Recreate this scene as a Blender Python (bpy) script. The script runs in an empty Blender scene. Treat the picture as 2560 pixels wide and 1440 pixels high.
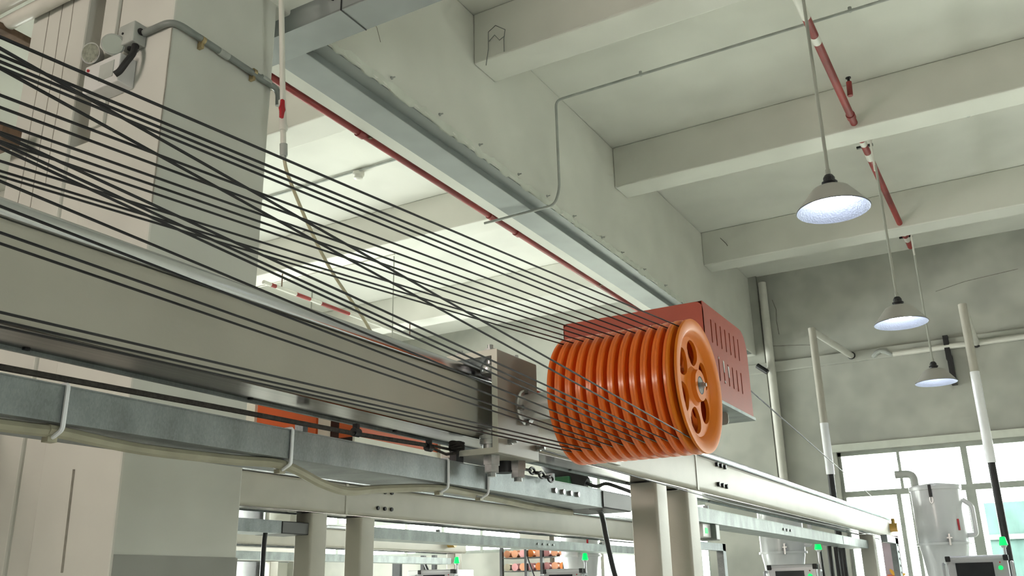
import bpy, bmesh, math, random
from mathutils import Vector, Matrix
random.seed(7)
PI = math.pi
scene = bpy.context.scene
col = scene.collection

# ------------------------------------------------------------------ camera
cam_d = bpy.data.cameras.new('camera')
cam_d.sensor_width = 36.0
cam_d.lens = 36.0 * 2264.456 / 2560.0
cam_d.clip_start = 0.02
cam = bpy.data.objects.new('camera', cam_d)
col.objects.link(cam)
YAW, PIT, ROL = 0.51770508, 0.3223738, -0.02025603
_r = Vector((math.cos(YAW), math.sin(YAW), 0)); _f = Vector((-math.sin(YAW), math.cos(YAW), 0)); _u = Vector((0, 0, 1))
F2 = _f * math.cos(PIT) + _u * math.sin(PIT); U2 = _u * math.cos(PIT) - _f * math.sin(PIT)
R3 = _r * math.cos(ROL) + U2 * math.sin(ROL); U3 = U2 * math.cos(ROL) - _r * math.sin(ROL)
B3 = -F2
cam.matrix_world = Matrix(((R3.x, U3.x, B3.x, 0.0), (R3.y, U3.y, B3.y, 0.0), (R3.z, U3.z, B3.z, 1.6), (0, 0, 0, 1)))
scene.camera = cam

# ------------------------------------------------------------------ world, daylight, exposure
SKY = 14.0
LAMP = 26.0
world = bpy.data.worlds.new('overcast_sky')
scene.world = world
world.use_nodes = True
bg = world.node_tree.nodes['Background']
bg.inputs['Color'].default_value = (0.985, 1.0, 0.96, 1)
bg.inputs['Strength'].default_value = SKY
scene.view_settings.view_transform = 'Standard'
scene.view_settings.look = 'None'
scene.view_settings.gamma = 1.0
scene.view_settings.use_curve_mapping = False
scene.view_settings.exposure = 1.1
scene.cycles.max_bounces = 5
scene.cycles.diffuse_bounces = 4
scene.cycles.glossy_bounces = 3
scene.cycles.adaptive_threshold = 0.1
scene.cycles.adaptive_min_samples = 16
scene.cycles.transparent_max_bounces = 10
scene.cycles.caustics_reflective = False
scene.cycles.caustics_refractive = False
scene.cycles.sample_clamp_indirect = 6.0

# window openings: (x0, x1, z0, z1) in the end wall, (y0, y1, z0, z1) in the side walls
END_WIN = [(-2.22, 5.22, 0.95, 3.2), (-6.4, -4.0, 0.9, 3.35), (-11.2, -6.9, 2.15, 3.35)]
FILL_RIGHT_WIN = [(-1.5, -0.5, 1.2, 3.1)]  # opening added out of view to let in light from the right
FILL_BACK_WIN = [(-5.5, -3.1, 2.2, 4.0)]  # opening added out of view, fill light from behind the camera
LEFT_WIN = [(6.0, 11.7, 0.6, 3.5)]
XL, XR, YB, YE = -11.5, 6.0, -6.0, 12.19
FLOOR_Z, SLAB = 0.0, 5.72

def portal(loc, rot, sx, sy):
    l = bpy.data.lights.new('window_daylight', 'AREA'); l.shape = 'RECTANGLE'; l.size = sx; l.size_y = sy
    l.cycles.is_portal = True
    o = bpy.data.objects.new('window_daylight', l); col.objects.link(o); o.location = loc; o.rotation_euler = rot
    o['kind'] = 'helper'
for a, b, c, d in END_WIN: portal(((a + b) / 2, YE + 0.22, (c + d) / 2), (-PI / 2, 0, 0), b - a, d - c)
for a, b, c, d in FILL_RIGHT_WIN: portal((XR + 0.22, (a + b) / 2, (c + d) / 2), (0, PI / 2, 0), d - c, b - a)
for a, b, c, d in LEFT_WIN: portal((XL - 0.22, (a + b) / 2, (c + d) / 2), (0, -PI / 2, 0), d - c, b - a)
for a, b, c, d in FILL_BACK_WIN: portal(((a + b) / 2, YB - 0.22, (c + d) / 2), (PI / 2, 0, 0), b - a, d - c)

# ------------------------------------------------------------------ materials
def nt(name):
    m = bpy.data.materials.new(name); m.use_nodes = True
    return m, m.node_tree, m.node_tree.nodes['Principled BSDF']
def c4(c): return (c[0], c[1], c[2], 1.0)
def paint(name, c, rough=0.6, metal=0.0, var=0.12, scale=6.0, bump=0.0, bscale=60.0, dark=None, coat=0.0, stretch=None, spec=0.5):
    m, t, p = nt(name)
    tc = t.nodes.new('ShaderNodeTexCoord')
    mp = t.nodes.new('ShaderNodeMapping'); t.links.new(tc.outputs['Object'], mp.inputs['Vector'])
    if stretch: mp.inputs['Scale'].default_value = stretch
    n = t.nodes.new('ShaderNodeTexNoise'); n.inputs['Scale'].default_value = scale; n.inputs['Detail'].default_value = 2
    t.links.new(mp.outputs['Vector'], n.inputs['Vector'])
    rp = t.nodes.new('ShaderNodeValToRGB')
    lo = dark if dark else tuple(v * (1 - var) for v in c)
    hi = tuple(min(1.0, v * (1 + var * 0.5)) for v in c)
    rp.color_ramp.elements[0].position = 0.32; rp.color_ramp.elements[0].color = c4(lo)
    rp.color_ramp.elements[1].position = 0.62; rp.color_ramp.elements[1].color = c4(hi)
    t.links.new(n.outputs['Fac'], rp.inputs['Fac']); t.links.new(rp.outputs['Color'], p.inputs['Base Color'])
    p.inputs['Roughness'].default_value = rough; p.inputs['Metallic'].default_value = metal
    p.inputs['Specular IOR Level'].default_value = spec
    if coat: p.inputs['Coat Weight'].default_value = coat; p.inputs['Coat Roughness'].default_value = 0.12
    if bump:
        n2 = t.nodes.new('ShaderNodeTexNoise'); n2.inputs['Scale'].default_value = bscale; n2.inputs['Detail'].default_value = 1
        t.links.new(mp.outputs['Vector'], n2.inputs['Vector'])
        b = t.nodes.new('ShaderNodeBump'); b.inputs['Strength'].default_value = bump; b.inputs['Distance'].default_value = 0.004
        t.links.new(n2.outputs['Fac'], b.inputs['Height']); t.links.new(b.outputs['Normal'], p.inputs['Normal'])
    return m
def galvanised(name, c=(0.27, 0.295, 0.305), rough=0.5):
    m, t, p = nt(name)
    tc = t.nodes.new('ShaderNodeTexCoord')
    v = t.nodes.new('ShaderNodeTexVoronoi'); v.inputs['Scale'].default_value = 240
    n = t.nodes.new('ShaderNodeTexNoise'); n.inputs['Scale'].default_value = 7; n.inputs['Detail'].default_value = 6
    mp = t.nodes.new('ShaderNodeMapping'); mp.inputs['Scale'].default_value = (1, 1.6, 0.7)
    t.links.new(tc.outputs['Object'], mp.inputs['Vector']); t.links.new(mp.outputs['Vector'], v.inputs['Vector']); t.links.new(mp.outputs['Vector'], n.inputs['Vector'])
    mx = t.nodes.new('ShaderNodeMix'); mx.data_type = 'FLOAT'; mx.inputs[0].default_value = 0.16
    t.links.new(n.outputs['Fac'], mx.inputs[2]); t.links.new(v.outputs['Color'], mx.inputs[3])
    rp = t.nodes.new('ShaderNodeValToRGB')
    rp.color_ramp.elements[0].position = 0.3; rp.color_ramp.elements[0].color = c4(tuple(x * 0.62 for x in c))
    rp.color_ramp.elements[1].position = 0.7; rp.color_ramp.elements[1].color = c4(tuple(min(1, x * 1.12) for x in c))
    t.links.new(mx.outputs[0], rp.inputs['Fac']); t.links.new(rp.outputs['Color'], p.inputs['Base Color'])
    p.inputs['Metallic'].default_value = 0.6; p.inputs['Roughness'].default_value = rough
    return m
def emit(name, c, s):
    m, t, p = nt(name)
    p.inputs['Base Color'].default_value = c4(c); p.inputs['Emission Color'].default_value = c4(c); p.inputs['Emission Strength'].default_value = s
    return m
def glass(name, tint=(0.98, 1.0, 0.98)):
    m = bpy.data.materials.new(name); m.use_nodes = True; t = m.node_tree; t.nodes.clear()
    o = t.nodes.new('ShaderNodeOutputMaterial'); mx = t.nodes.new('ShaderNodeMixShader')
    tr = t.nodes.new('ShaderNodeBsdfTransparent'); tr.inputs['Color'].default_value = c4(tint)
    gl = t.nodes.new('ShaderNodeBsdfGlossy'); gl.inputs['Roughness'].default_value = 0.05
    fr = t.nodes.new('ShaderNodeFresnel'); fr.inputs['IOR'].default_value = 1.45
    t.links.new(fr.outputs['Fac'], mx.inputs['Fac']); t.links.new(tr.outputs['BSDF'], mx.inputs[1]); t.links.new(gl.outputs['BSDF'], mx.inputs[2])
    t.links.new(mx.outputs['Shader'], o.inputs['Surface'])
    return m
def shade_mat(name):
    m = bpy.data.materials.new(name); m.use_nodes = True; t = m.node_tree; t.nodes.clear()
    o = t.nodes.new('ShaderNodeOutputMaterial'); mx = t.nodes.new('ShaderNodeMixShader'); mx.inputs['Fac'].default_value = 0.05
    p = t.nodes.new('ShaderNodeBsdfPrincipled'); p.inputs['Base Color'].default_value = (0.13, 0.14, 0.165, 1); p.inputs['Roughness'].default_value = 0.4
    tr = t.nodes.new('ShaderNodeBsdfTranslucent'); tr.inputs['Color'].default_value = (0.75, 0.82, 1.0, 1)
    tc = t.nodes.new('ShaderNodeTexCoord'); v = t.nodes.new('ShaderNodeTexVoronoi'); v.inputs['Scale'].default_value = 90
    b = t.nodes.new('ShaderNodeBump'); b.inputs['Strength'].default_value = 0.5; b.inputs['Distance'].default_value = 0.003
    t.links.new(tc.outputs['Object'], v.inputs['Vector']); t.links.new(v.outputs['Distance'], b.inputs['Height']); t.links.new(b.outputs['Normal'], p.inputs['Normal'])
    t.links.new(p.outputs['BSDF'], mx.inputs[1]); t.links.new(tr.outputs['BSDF'], mx.inputs[2]); t.links.new(mx.outputs['Shader'], o.inputs['Surface'])
    return m

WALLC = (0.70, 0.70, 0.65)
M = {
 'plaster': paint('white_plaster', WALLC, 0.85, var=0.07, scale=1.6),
 'plaster2': paint('shaded_stained_plaster', (0.44, 0.445, 0.405), 0.88, var=0.16, scale=2.2),  # mottled; base darkened to hold the shade of the backlit end wall
 'column': paint('column_plaster', (0.60, 0.60, 0.56), 0.85, var=0.07, scale=2.0),
 'dado': paint('grey_dado_paint', (0.30, 0.30, 0.28), 0.7, var=0.08, scale=3),
 'crack': paint('crack', (0.26, 0.245, 0.215), 0.95, var=0.2, scale=20),
 'floor': paint('pale_floor_paint', (0.72, 0.725, 0.665), 0.5, var=0.10, scale=1.2),  # unseen floor, tone raised so its bounce brightens the ceiling
 'steel_grey': paint('grey_painted_steel', (0.25, 0.272, 0.268), 0.5, var=0.10, scale=3),
 'beam': paint('beige_machine_paint', (0.43, 0.41, 0.355), 0.46, var=0.05, scale=5, bump=0.08, bscale=120, spec=0.42),
 'bracket': paint('grey_beige_bracket_paint', (0.34, 0.325, 0.285), 0.35, var=0.05, scale=6),
 'cream': paint('cream_edge_paint', (0.72, 0.70, 0.62), 0.45, var=0.04, scale=9),
 'polished': paint('polished_rail_steel', (0.66, 0.67, 0.70), 0.2, metal=1.0, var=0.22, scale=5, stretch=(4, 0.12, 4)),
 'track': paint('brushed_track_steel', (0.15, 0.135, 0.125), 0.22, metal=1.0, var=0.35, scale=5, stretch=(14, 0.10, 4)),
 'chrome': paint('bright_steel', (0.78, 0.78, 0.80), 0.3, metal=0.85, var=0.1, scale=20),
 'bolt': paint('zinc_bolt', (0.40, 0.41, 0.41), 0.42, metal=0.9, var=0.2, scale=40),
 'blackbolt': paint('black_bolt', (0.02, 0.02, 0.022), 0.45, metal=0.4, var=0.3, scale=40),
 'galv': galvanised('galvanised_steel'),  # dark reflections are put into the base colour
 'galv_l': galvanised('light_galvanised_steel', (0.34, 0.375, 0.37), 0.55),
 'orange': paint('orange_nylon', (0.86, 0.175, 0.022), 0.30, var=0.02, scale=9, coat=0.15),
 'orange_y': paint('yellow_orange_nylon', (0.76, 0.20, 0.012), 0.46, var=0.02, scale=9, spec=0.35),
 'cover': paint('brick_orange_powder_coat', (0.35, 0.046, 0.014), 0.5, var=0.05, scale=10, bump=0.06, bscale=200),
 'cover_b': paint('orange_powder_coat', (0.56, 0.095, 0.022), 0.45, var=0.05, scale=10),
 'black': paint('black_plastic', (0.012, 0.012, 0.014), 0.5, var=0.3, scale=30),
 'rubber': paint('black_cable_jacket', (0.008, 0.008, 0.011), 0.38, var=0.3, scale=30),
 'rope': paint('dark_rope', (0.035, 0.03, 0.026), 0.8, var=0.4, scale=60, bump=0.6, bscale=160),
 'hose': paint('clear_hose', (0.46, 0.42, 0.28), 0.3, var=0.12, scale=14, coat=0.3),
 'hose_b': paint('beige_cable', (0.33, 0.31, 0.23), 0.42, var=0.12, scale=14),
 'tie': paint('white_nylon_tie', (0.85, 0.86, 0.9), 0.4, var=0.04),
 'pvc': paint('white_pvc', (0.66, 0.65, 0.60), 0.38, var=0.05, scale=8),
 'pvc_g': paint('grey_conduit', (0.40, 0.42, 0.40), 0.4, var=0.15, scale=10),
 'pvc_d': paint('dark_grey_conduit', (0.20, 0.22, 0.21), 0.4, var=0.2, scale=10),
 'darkbox': paint('dark_grey_sheet', (0.10, 0.10, 0.10), 0.5, var=0.1),
 'stem': paint('grey_lamp_stem', (0.36, 0.37, 0.33), 0.45, var=0.08),
 'pole': paint('cream_pole_paint', (0.47, 0.45, 0.40), 0.45, var=0.06),
 'greenp': paint('green_machine_paint', (0.03, 0.14, 0.06), 0.4, var=0.1),
 'brass': paint('brass_clip', (0.45, 0.36, 0.2), 0.4, metal=0.7, var=0.2, scale=30),
 'red': paint('red_pipe_paint', (0.26, 0.028, 0.026), 0.5, var=0.35, scale=6, stretch=(1, 0.4, 1)),
 'redv': paint('red_valve_plastic', (0.42, 0.01, 0.02), 0.35, var=0.1),
 'rust': paint('rusty_iron', (0.16, 0.10, 0.065), 0.8, var=0.35, scale=20),
 'socket': paint('dark_lamp_socket', (0.025, 0.026, 0.03), 0.45, var=0.2),
 'led': emit('lamp_light', (0.86, 0.92, 1.0), LAMP),
 'shade_out': paint('grey_lamp_shade', (0.42, 0.41, 0.39), 0.45, var=0.05),
 'shade': shade_mat('lamp_shade_plastic'),
 'glass': glass('window_glass'),
 'glass_w': glass('warm_fill_glass', (1.0, 0.92, 0.88)),  # invented tint that warms the fill light from the back opening
 'alu': paint('window_aluminium', (0.34, 0.37, 0.33), 0.45, metal=0.2, var=0.1, scale=8),
 'sill': paint('window_lintel_paint', (0.62, 0.64, 0.58), 0.8, var=0.06),
 'hopper': paint('white_enamel_hopper', (0.62, 0.63, 0.66), 0.3, var=0.04, scale=4, coat=0.2),
 'panel': paint('anodised_panel', (0.50, 0.50, 0.54), 0.35, metal=0.3, var=0.06),
 'screen': paint('dark_screen', (0.018, 0.02, 0.026), 0.12, var=0.1),
 'green': emit('green_signal', (0.0, 0.75, 0.13), 0.55),
 'teal': paint('teal_render', (0.030, 0.062, 0.058), 0.9, var=0.25, scale=2.5),
 'pale': paint('pale_render', (0.07, 0.085, 0.08), 0.9, var=0.1),
 'ground': paint('outside_concrete', (0.30, 0.31, 0.28), 0.9, var=0.15, scale=0.5),
 'mirror': paint('reflector', (0.85, 0.82, 0.78), 0.08, metal=1.0, var=0.25, scale=60),
 'lens': paint('grey_lens', (0.42, 0.46, 0.42), 0.25, var=0.06),
 'enamel': paint('white_enamel', (0.62, 0.62, 0.62), 0.4, var=0.05),
 'lilac': paint('lilac_print', (0.50, 0.40, 0.44), 0.6, var=0.06),
 'yellow': paint('yellow_print', (0.80, 0.42, 0.05), 0.5, var=0.1),
 'coral': paint('coral_print', (0.70, 0.18, 0.09), 0.5, var=0.1),
 'gold': paint('amber_plastic', (0.42, 0.26, 0.05), 0.35, var=0.15),
 'white': paint('white_print', (0.75, 0.74, 0.72), 0.5, var=0.03),
}
SPOOL = [paint('spool_' + n, c, 0.5, var=0.08) for n, c in (('peach', (0.80, 0.36, 0.20)), ('pink', (0.75, 0.35, 0.36)), ('orange', (0.85, 0.25, 0.05)),
         ('blue', (0.16, 0.30, 0.70)), ('yellow', (0.85, 0.62, 0.05)), ('lilac', (0.42, 0.36, 0.62)), ('cream', (0.75, 0.66, 0.52)))]

# ------------------------------------------------------------------ mesh helpers
class MB:
    def __init__(s): s.v = []; s.f = []
    def add(s, vs, fs):
        o = len(s.v); s.v += [tuple(v) for v in vs]; s.f += [tuple(i + o for i in f) for f in fs]; return s
    def box(s, x0, x1, y0, y1, z0, z1):
        return s.add([(x0, y0, z0), (x1, y0, z0), (x1, y1, z0), (x0, y1, z0), (x0, y0, z1), (x1, y0, z1), (x1, y1, z1), (x0, y1, z1)],
                     [(0, 3, 2, 1), (4, 5, 6, 7), (0, 1, 5, 4), (1, 2, 6, 5), (2, 3, 7, 6), (3, 0, 4, 7)])
    def tube(s, pts, r, seg=10, r_list=None):
        pts = [Vector(p) for p in pts]; n = len(pts); rings = []; up = None
        for i, p in enumerate(pts):
            t = (pts[min(i + 1, n - 1)] - pts[max(i - 1, 0)]).normalized()
            if up is None:
                a = Vector((0, 0, 1)) if abs(t.z) < 0.9 else Vector((1, 0, 0)); up = (a - t * a.dot(t)).normalized()
            else:
                up = up - t * up.dot(t); up = up.normalized() if up.length > 1e-6 else Vector((1, 0, 0))
            b = t.cross(up); rr = r_list[i] if r_list else r
            rings.append([p + up * (math.cos(2 * PI * k / seg) * rr) + b * (math.sin(2 * PI * k / seg) * rr) for k in range(seg)])
        vs = [v for rg in rings for v in rg]; fs = []
        for i in range(n - 1):
            for k in range(seg):
                k2 = (k + 1) % seg; fs.append((i * seg + k, i * seg + k2, (i + 1) * seg + k2, (i + 1) * seg + k))
        fs.append(tuple(range(seg - 1, -1, -1))); fs.append(tuple((n - 1) * seg + k for k in range(seg)))
        return s.add(vs, fs)
    def cyl(s, a, b, r, seg=16): return s.tube([a, b], r, seg)
    def lathe(s, prof, o, axis='Z', seg=32, closed=False):
        """prof: (along axis, radius) pairs"""
        o = Vector(o); vs = []; fs = []; n = len(prof)
        for h, r in prof:
            for k in range(seg):
                c, q = math.cos(2 * PI * k / seg) * r, math.sin(2 * PI * k / seg) * r
                vs.append(o + (Vector((h, c, q)) if axis == 'X' else Vector((c, h, q)) if axis == 'Y' else Vector((c, q, h))))
        for i in range(n if closed else n - 1):
            j = (i + 1) % n
            for k in range(seg):
                k2 = (k + 1) % seg; fs.append((i * seg + k, i * seg + k2, j * seg + k2, j * seg + k))
        if not closed:
            if prof[0][1] > 1e-5: fs.append(tuple(range(seg - 1, -1, -1)))
            if prof[-1][1] > 1e-5: fs.append(tuple((n - 1) * seg + k for k in range(seg)))
        return s.add(vs, fs)
    def prism(s, outline, axis, a, b):
        """extrude a 2D outline along an axis: X -> (y,z), Y -> (x,z), Z -> (x,y)"""
        def P(p, h): return (h, p[0], p[1]) if axis == 'X' else (p[0], h, p[1]) if axis == 'Y' else (p[0], p[1], h)
        n = len(outline)
        vs = [P(p, a) for p in outline] + [P(p, b) for p in outline]
        fs = [tuple(range(n - 1, -1, -1)), tuple(range(n, 2 * n))] + [(i, (i + 1) % n, n + (i + 1) % n, n + i) for i in range(n)]
        return s.add(vs, fs)
    def plate(s, outline, holes, axis, a, b):
        """flat plate with holes"""
        def P(p, h): return (h, p[0], p[1]) if axis == 'X' else (p[0], h, p[1]) if axis == 'Y' else (p[0], p[1], h)
        bm = bmesh.new(); es = []; loops = [outline] + list(holes); idx = []
        for lp in loops:
            vv = [bm.verts.new((p[0], p[1], 0)) for p in lp]; idx.append(vv)
            es += [bm.edges.new((vv[i], vv[(i + 1) % len(vv)])) for i in range(len(vv))]
        bmesh.ops.triangle_fill(bm, use_beauty=True, use_dissolve=False, edges=es)
        bm.verts.index_update(); bm.verts.ensure_lookup_table()
        n = len(bm.verts); pts = [v.co.copy() for v in bm.verts]
        fs = [tuple(v.index for v in f.verts) for f in bm.faces]
        vs = [P(p, a) for p in pts] + [P(p, b) for p in pts]
        ff = [f[::-1] for f in fs] + [tuple(i + n for i in f) for f in fs]
        for vv in idx:
            for i in range(len(vv)):
                p, q = vv[i].index, vv[(i + 1) % len(vv)].index; ff.append((p, q, q + n, p + n))
        bm.free(); return s.add(vs, ff)

def build(name, mb, mat, parent=None, smooth=True, bevel=0.0, angle=35, seg=2):
    me = bpy.data.meshes.new(name)
    off = parent.matrix_world.translation if parent else Vector((0, 0, 0))
    if parent:
        off = Vector((0, 0, 0)); p = parent
        while p: off = off + Vector(p.location); p = p.parent
    me.from_pydata([(v[0] - off[0], v[1] - off[1], v[2] - off[2]) for v in mb.v], [], mb.f)
    bm = bmesh.new(); bm.from_mesh(me); bmesh.ops.recalc_face_normals(bm, faces=bm.faces); bm.to_mesh(me); bm.free()
    me.materials.append(M[mat] if isinstance(mat, str) else mat)
    if smooth:
        for p in me.polygons: p.use_smooth = True
        me.set_sharp_from_angle(angle=math.radians(angle))
    o = bpy.data.objects.new(name, me); col.objects.link(o)
    if parent: o.parent = parent
    if bevel:
        b = o.modifiers.new('edge', 'BEVEL'); b.width = bevel; b.segments = seg; b.limit_method = 'ANGLE'; b.angle_limit = math.radians(40)
    return o
def thing(name, label, cat, loc=(0, 0, 0), group=None):
    o = bpy.data.objects.new(name, None); col.objects.link(o); o.location = loc; o.empty_display_size = 0.05
    o['label'] = label; o['category'] = cat
    if group: o['group'] = group
    return o
def tag(o, label, cat, group=None):
    o['label'] = label; o['category'] = cat
    if group: o['group'] = group
    return o
def struct(o, label=None):
    o['kind'] = 'structure'
    if label: o['label'] = label
    return o
def sroot(name, loc, label=None):
    o = bpy.data.objects.new(name, None); col.objects.link(o); o.location = loc
    return struct(o, label)
def dup(root, loc, label=None):
    r = root.copy(); col.objects.link(r); r.location = loc
    if label: r['label'] = label
    for ch in list(root.children):
        c = ch.copy(); col.objects.link(c); c.parent = r
        for g in list(ch.children):
            d = g.copy(); col.objects.link(d); d.parent = c
    return r
def rrect(x0, x1, y0, y1, r, n=5):
    o = []
    for cx, cy, a in ((x1 - r, y1 - r, 0), (x0 + r, y1 - r, 90), (x0 + r, y0 + r, 180), (x1 - r, y0 + r, 270)):
        for k in range(n + 1):
            t = math.radians(a + 90 * k / n); o.append((cx + r * math.cos(t), cy + r * math.sin(t)))
    return o
def rect(x0, x1, y0, y1): return [(x0, y0), (x1, y0), (x1, y1), (x0, y1)]
def curve(pts, n=8):
    """Catmull-Rom through points"""
    P = [Vector(p) for p in pts]; P = [P[0] * 2 - P[1]] + P + [P[-1] * 2 - P[-2]]; o = []
    for i in range(1, len(P) - 2):
        a, b, c, d = P[i - 1:i + 3]
        for k in range(n):
            t = k / n
            o.append(0.5 * ((2 * b) + (c - a) * t + (2 * a - 5 * b + 4 * c - d) * t * t + (3 * b - a - 3 * c + d) * t ** 3))
    o.append(P[-2]); return o
def elbow(pts, r=0.05, n=5):
    """polyline with rounded corners"""
    P = [Vector(p) for p in pts]; o = [P[0]]
    for i in range(1, len(P) - 1):
        a = (P[i - 1] - P[i]).normalized(); b = (P[i + 1] - P[i]).normalized()
        rr = min(r, (P[i - 1] - P[i]).length * 0.45, (P[i + 1] - P[i]).length * 0.45)
        p0, p1 = P[i] + a * rr, P[i] + b * rr
        for k in range(n + 1):
            t = k / n; o.append(p0 * (1 - t) ** 2 + P[i] * 2 * t * (1 - t) + p1 * t * t)
    o.append(P[-1]); return o

# ------------------------------------------------------------------ room shell
struct(build('floor', MB().box(XL, XR, YB, YE, -0.1, 0.0), 'floor', smooth=False))
WT = 0.24
def wall(name, outline, holes, axis, a, b, mat): return struct(build(name, MB().plate(outline, [rect(*h) for h in holes], axis, a, b), mat, smooth=False))
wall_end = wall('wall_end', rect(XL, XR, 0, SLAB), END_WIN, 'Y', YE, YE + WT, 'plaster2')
wall('wall_right', rect(YB, YE, 0, SLAB), FILL_RIGHT_WIN, 'X', XR, XR + WT, 'plaster')
wall('wall_left', rect(YB, YE, 0, SLAB), LEFT_WIN, 'X', XL - WT, XL, 'plaster')
wall('wall_back', rect(XL, XR, 0, SLAB), FILL_BACK_WIN, 'Y', YB - WT, YB, 'plaster')
# wall dressing: concrete ledge and shallow piers that stand proud of the end wall
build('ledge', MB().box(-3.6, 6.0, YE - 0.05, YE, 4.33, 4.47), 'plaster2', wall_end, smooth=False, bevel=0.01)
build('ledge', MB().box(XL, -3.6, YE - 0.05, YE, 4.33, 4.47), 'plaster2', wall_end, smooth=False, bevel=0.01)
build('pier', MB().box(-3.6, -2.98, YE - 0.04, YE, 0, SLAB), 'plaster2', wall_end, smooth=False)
build('downpipe', MB().cyl((-2.90, YE - 0.06, 0.0), (-2.90, YE - 0.06, 5.6), 0.055), 'pvc', wall_end)
build('lintel', MB().box(-2.3, 5.4, YE - 0.03, YE, 3.2, 3.29), 'sill', wall_end, smooth=False)

ceiling = struct(build('ceiling', MB().box(XL, XR, YB, YE, SLAB, SLAB + 0.2), 'plaster', smooth=False))
GX0, GX1, GZ = -3.6, -3.095, 4.59
build('girder', MB().box(GX0, GX1, YB, YE, GZ, SLAB), 'plaster', ceiling, smooth=False, bevel=0.012)
for yb in (-2.75, -0.19, 2.37, 4.93, 7.49, 10.14):
    build('beam', MB().box(GX1, XR, yb, yb + 0.30, 5.29, SLAB), 'plaster', ceiling, smooth=False, bevel=0.012)
    build('beam', MB().box(XL, GX0, yb, yb + 0.30, 5.29, SLAB), 'plaster', ceiling, smooth=False, bevel=0.012)
# rough plaster seam along the lower girder edge
def ragged(y0, y1, x, z, amp, n, seed):
    rnd = random.Random(seed); m = MB(); up = []; lo = []
    for i in range(n + 1):
        y = y0 + (y1 - y0) * i / n
        up.append((x + 0.004, y, z + 0.012 + rnd.random() * amp)); lo.append((x - 0.006, y, z - rnd.random() * amp * 0.8))
    vs = up + lo; m.add(vs, [(i, i + 1, n + 2 + i, n + 1 + i) for i in range(n)])
    back = [(a - 0.01, b, c) for a, b, c in vs]; m.add(back, [(i, n + 1 + i, n + 2 + i, i + 1) for i in range(n)])
    return m
build('plaster_seam', ragged(3.3, 11.5, GX1 + 0.002, GZ + 0.005, 0.035, 160, 3), 'sill', ceiling, smooth=False)
def crack(pts, r=0.003): return MB().tube(pts, r, 4)
build('crack', crack([(GX1, 3.62, 5.02), (GX1, 3.72, 5.0), (GX1, 3.80, 4.94), (GX1, 3.84, 4.86)]), 'crack', ceiling)
build('crack', crack([(-2.86, 10.14, 5.60), (-2.80, 10.14, 5.52), (-2.78, 10.14, 5.48)], 0.004), 'crack', ceiling)
build('crack', crack([(-2.80, YE, 5.35), (-2.76, YE, 5.2), (-2.775, YE, 5.05), (-2.76, YE, 4.85)], 0.005), 'crack', wall_end)
build('crack', crack([(-2.86, YE, 4.70), (-2.5, YE, 4.66), (-2.3, YE, 4.63)], 0.004), 'crack', wall_end)
build('crack', crack([(-0.75, YE, 5.1), (-0.4, YE, 5.17), (0.2, YE, 5.22)], 0.004), 'crack', wall_end)

# column with boxed-in side
colm = struct(build('column', MB().box(-3.61, -3.10, 2.335, 2.968, 0.0, SLAB), 'column', smooth=False, bevel=0.01))
build('dado', MB().box(-3.10, -3.097, 2.345, 2.971, 0.0, 1.76), 'dado', colm, smooth=False)
build('pilaster', MB().box(-4.245, -3.77, 2.335, 2.968, 0, SLAB), 'column', colm, smooth=False, bevel=0.01)
build('infill', MB().box(-3.77, -3.61, 2.355, 2.968, 0, 3.66), 'column', colm, smooth=False)
build('recess', MB().box(-3.77, -3.61, 2.47, 2.968, 3.66, SLAB), 'column', colm, smooth=False)
build('boxing', MB().box(-3.60, -3.495, 2.315, 2.335, 3.70, SLAB), 'column', colm, smooth=False, bevel=0.004)
for x, z0, z1 in ((-4.10, 3.2, 5.0), (-3.99, 3.3, 5.1), (-3.90, 3.5, 5.2)):
    build('crack', crack([(x + random.uniform(-.006, .006), 2.3345, z0 + (z1 - z0) * i / 8) for i in range(9)], 0.0022), 'crack', colm)
build('crack', crack([(-3.10 + random.uniform(-.002, .002), 2.335, 3.2 + 0.9 * i / 14) for i in range(15)], 0.0035), 'crack', colm)
build('crack', crack([(-3.495, 2.335, 3.8 + 0.9 * i / 8) for i in range(9)], 0.003), 'crack', colm)
build('crack', crack([(-3.38, 2.334, 1.70), (-3.385, 2.334, 1.9), (-3.39, 2.334, 2.1)], 0.006), 'crack', colm)

# windows
def window(n, axis, plane, a0, a1, z0, z1, mull, transom, low=None, gm='glass'):
    w = sroot('window_%d' % n, (0, 0, 0))
    def bar(name, u0, u1, v0, v1, t=0.05):
        m = MB(); p0, p1 = plane - t / 2, plane + t / 2
        m.box(u0, u1, p0, p1, v0, v1) if axis == 'Y' else m.box(p0, p1, u0, u1, v0, v1)
        build(name, m, 'alu', w, smooth=False)
    bar('frame', a0, a1, z1 - 0.05, z1); bar('frame', a0, a1, z0, z0 + 0.05); bar('frame', a0, a0 + 0.04, z0, z1); bar('frame', a1 - 0.04, a1, z0, z1)
    bar('transom', a0, a1, transom - 0.04, transom + 0.03, 0.06)
    ups = [a0] + [m for m, _ in mull] + [a1]
    for m, t in mull: bar('mullion', m - t / 2, m + t / 2, transom, z1, 0.055)
    lows = low if low else mull
    for m, t in lows: bar('mullion', m - t / 2, m + t / 2, z0, transom, 0.055)
    lo = [a0] + [m for m, _ in lows] + [a1]
    for seq, v0, v1 in ((ups, transom, z1), (lo, z0, transom)):
        for i in range(len(seq) - 1):
            m = MB(); p0, p1 = plane - 0.003, plane + 0.003
            m.box(seq[i], seq[i + 1], p0, p1, v0, v1) if axis == 'Y' else m.box(p0, p1, seq[i], seq[i + 1], v0, v1)
            build('pane', m, gm, w, smooth=False)
    return w
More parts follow.
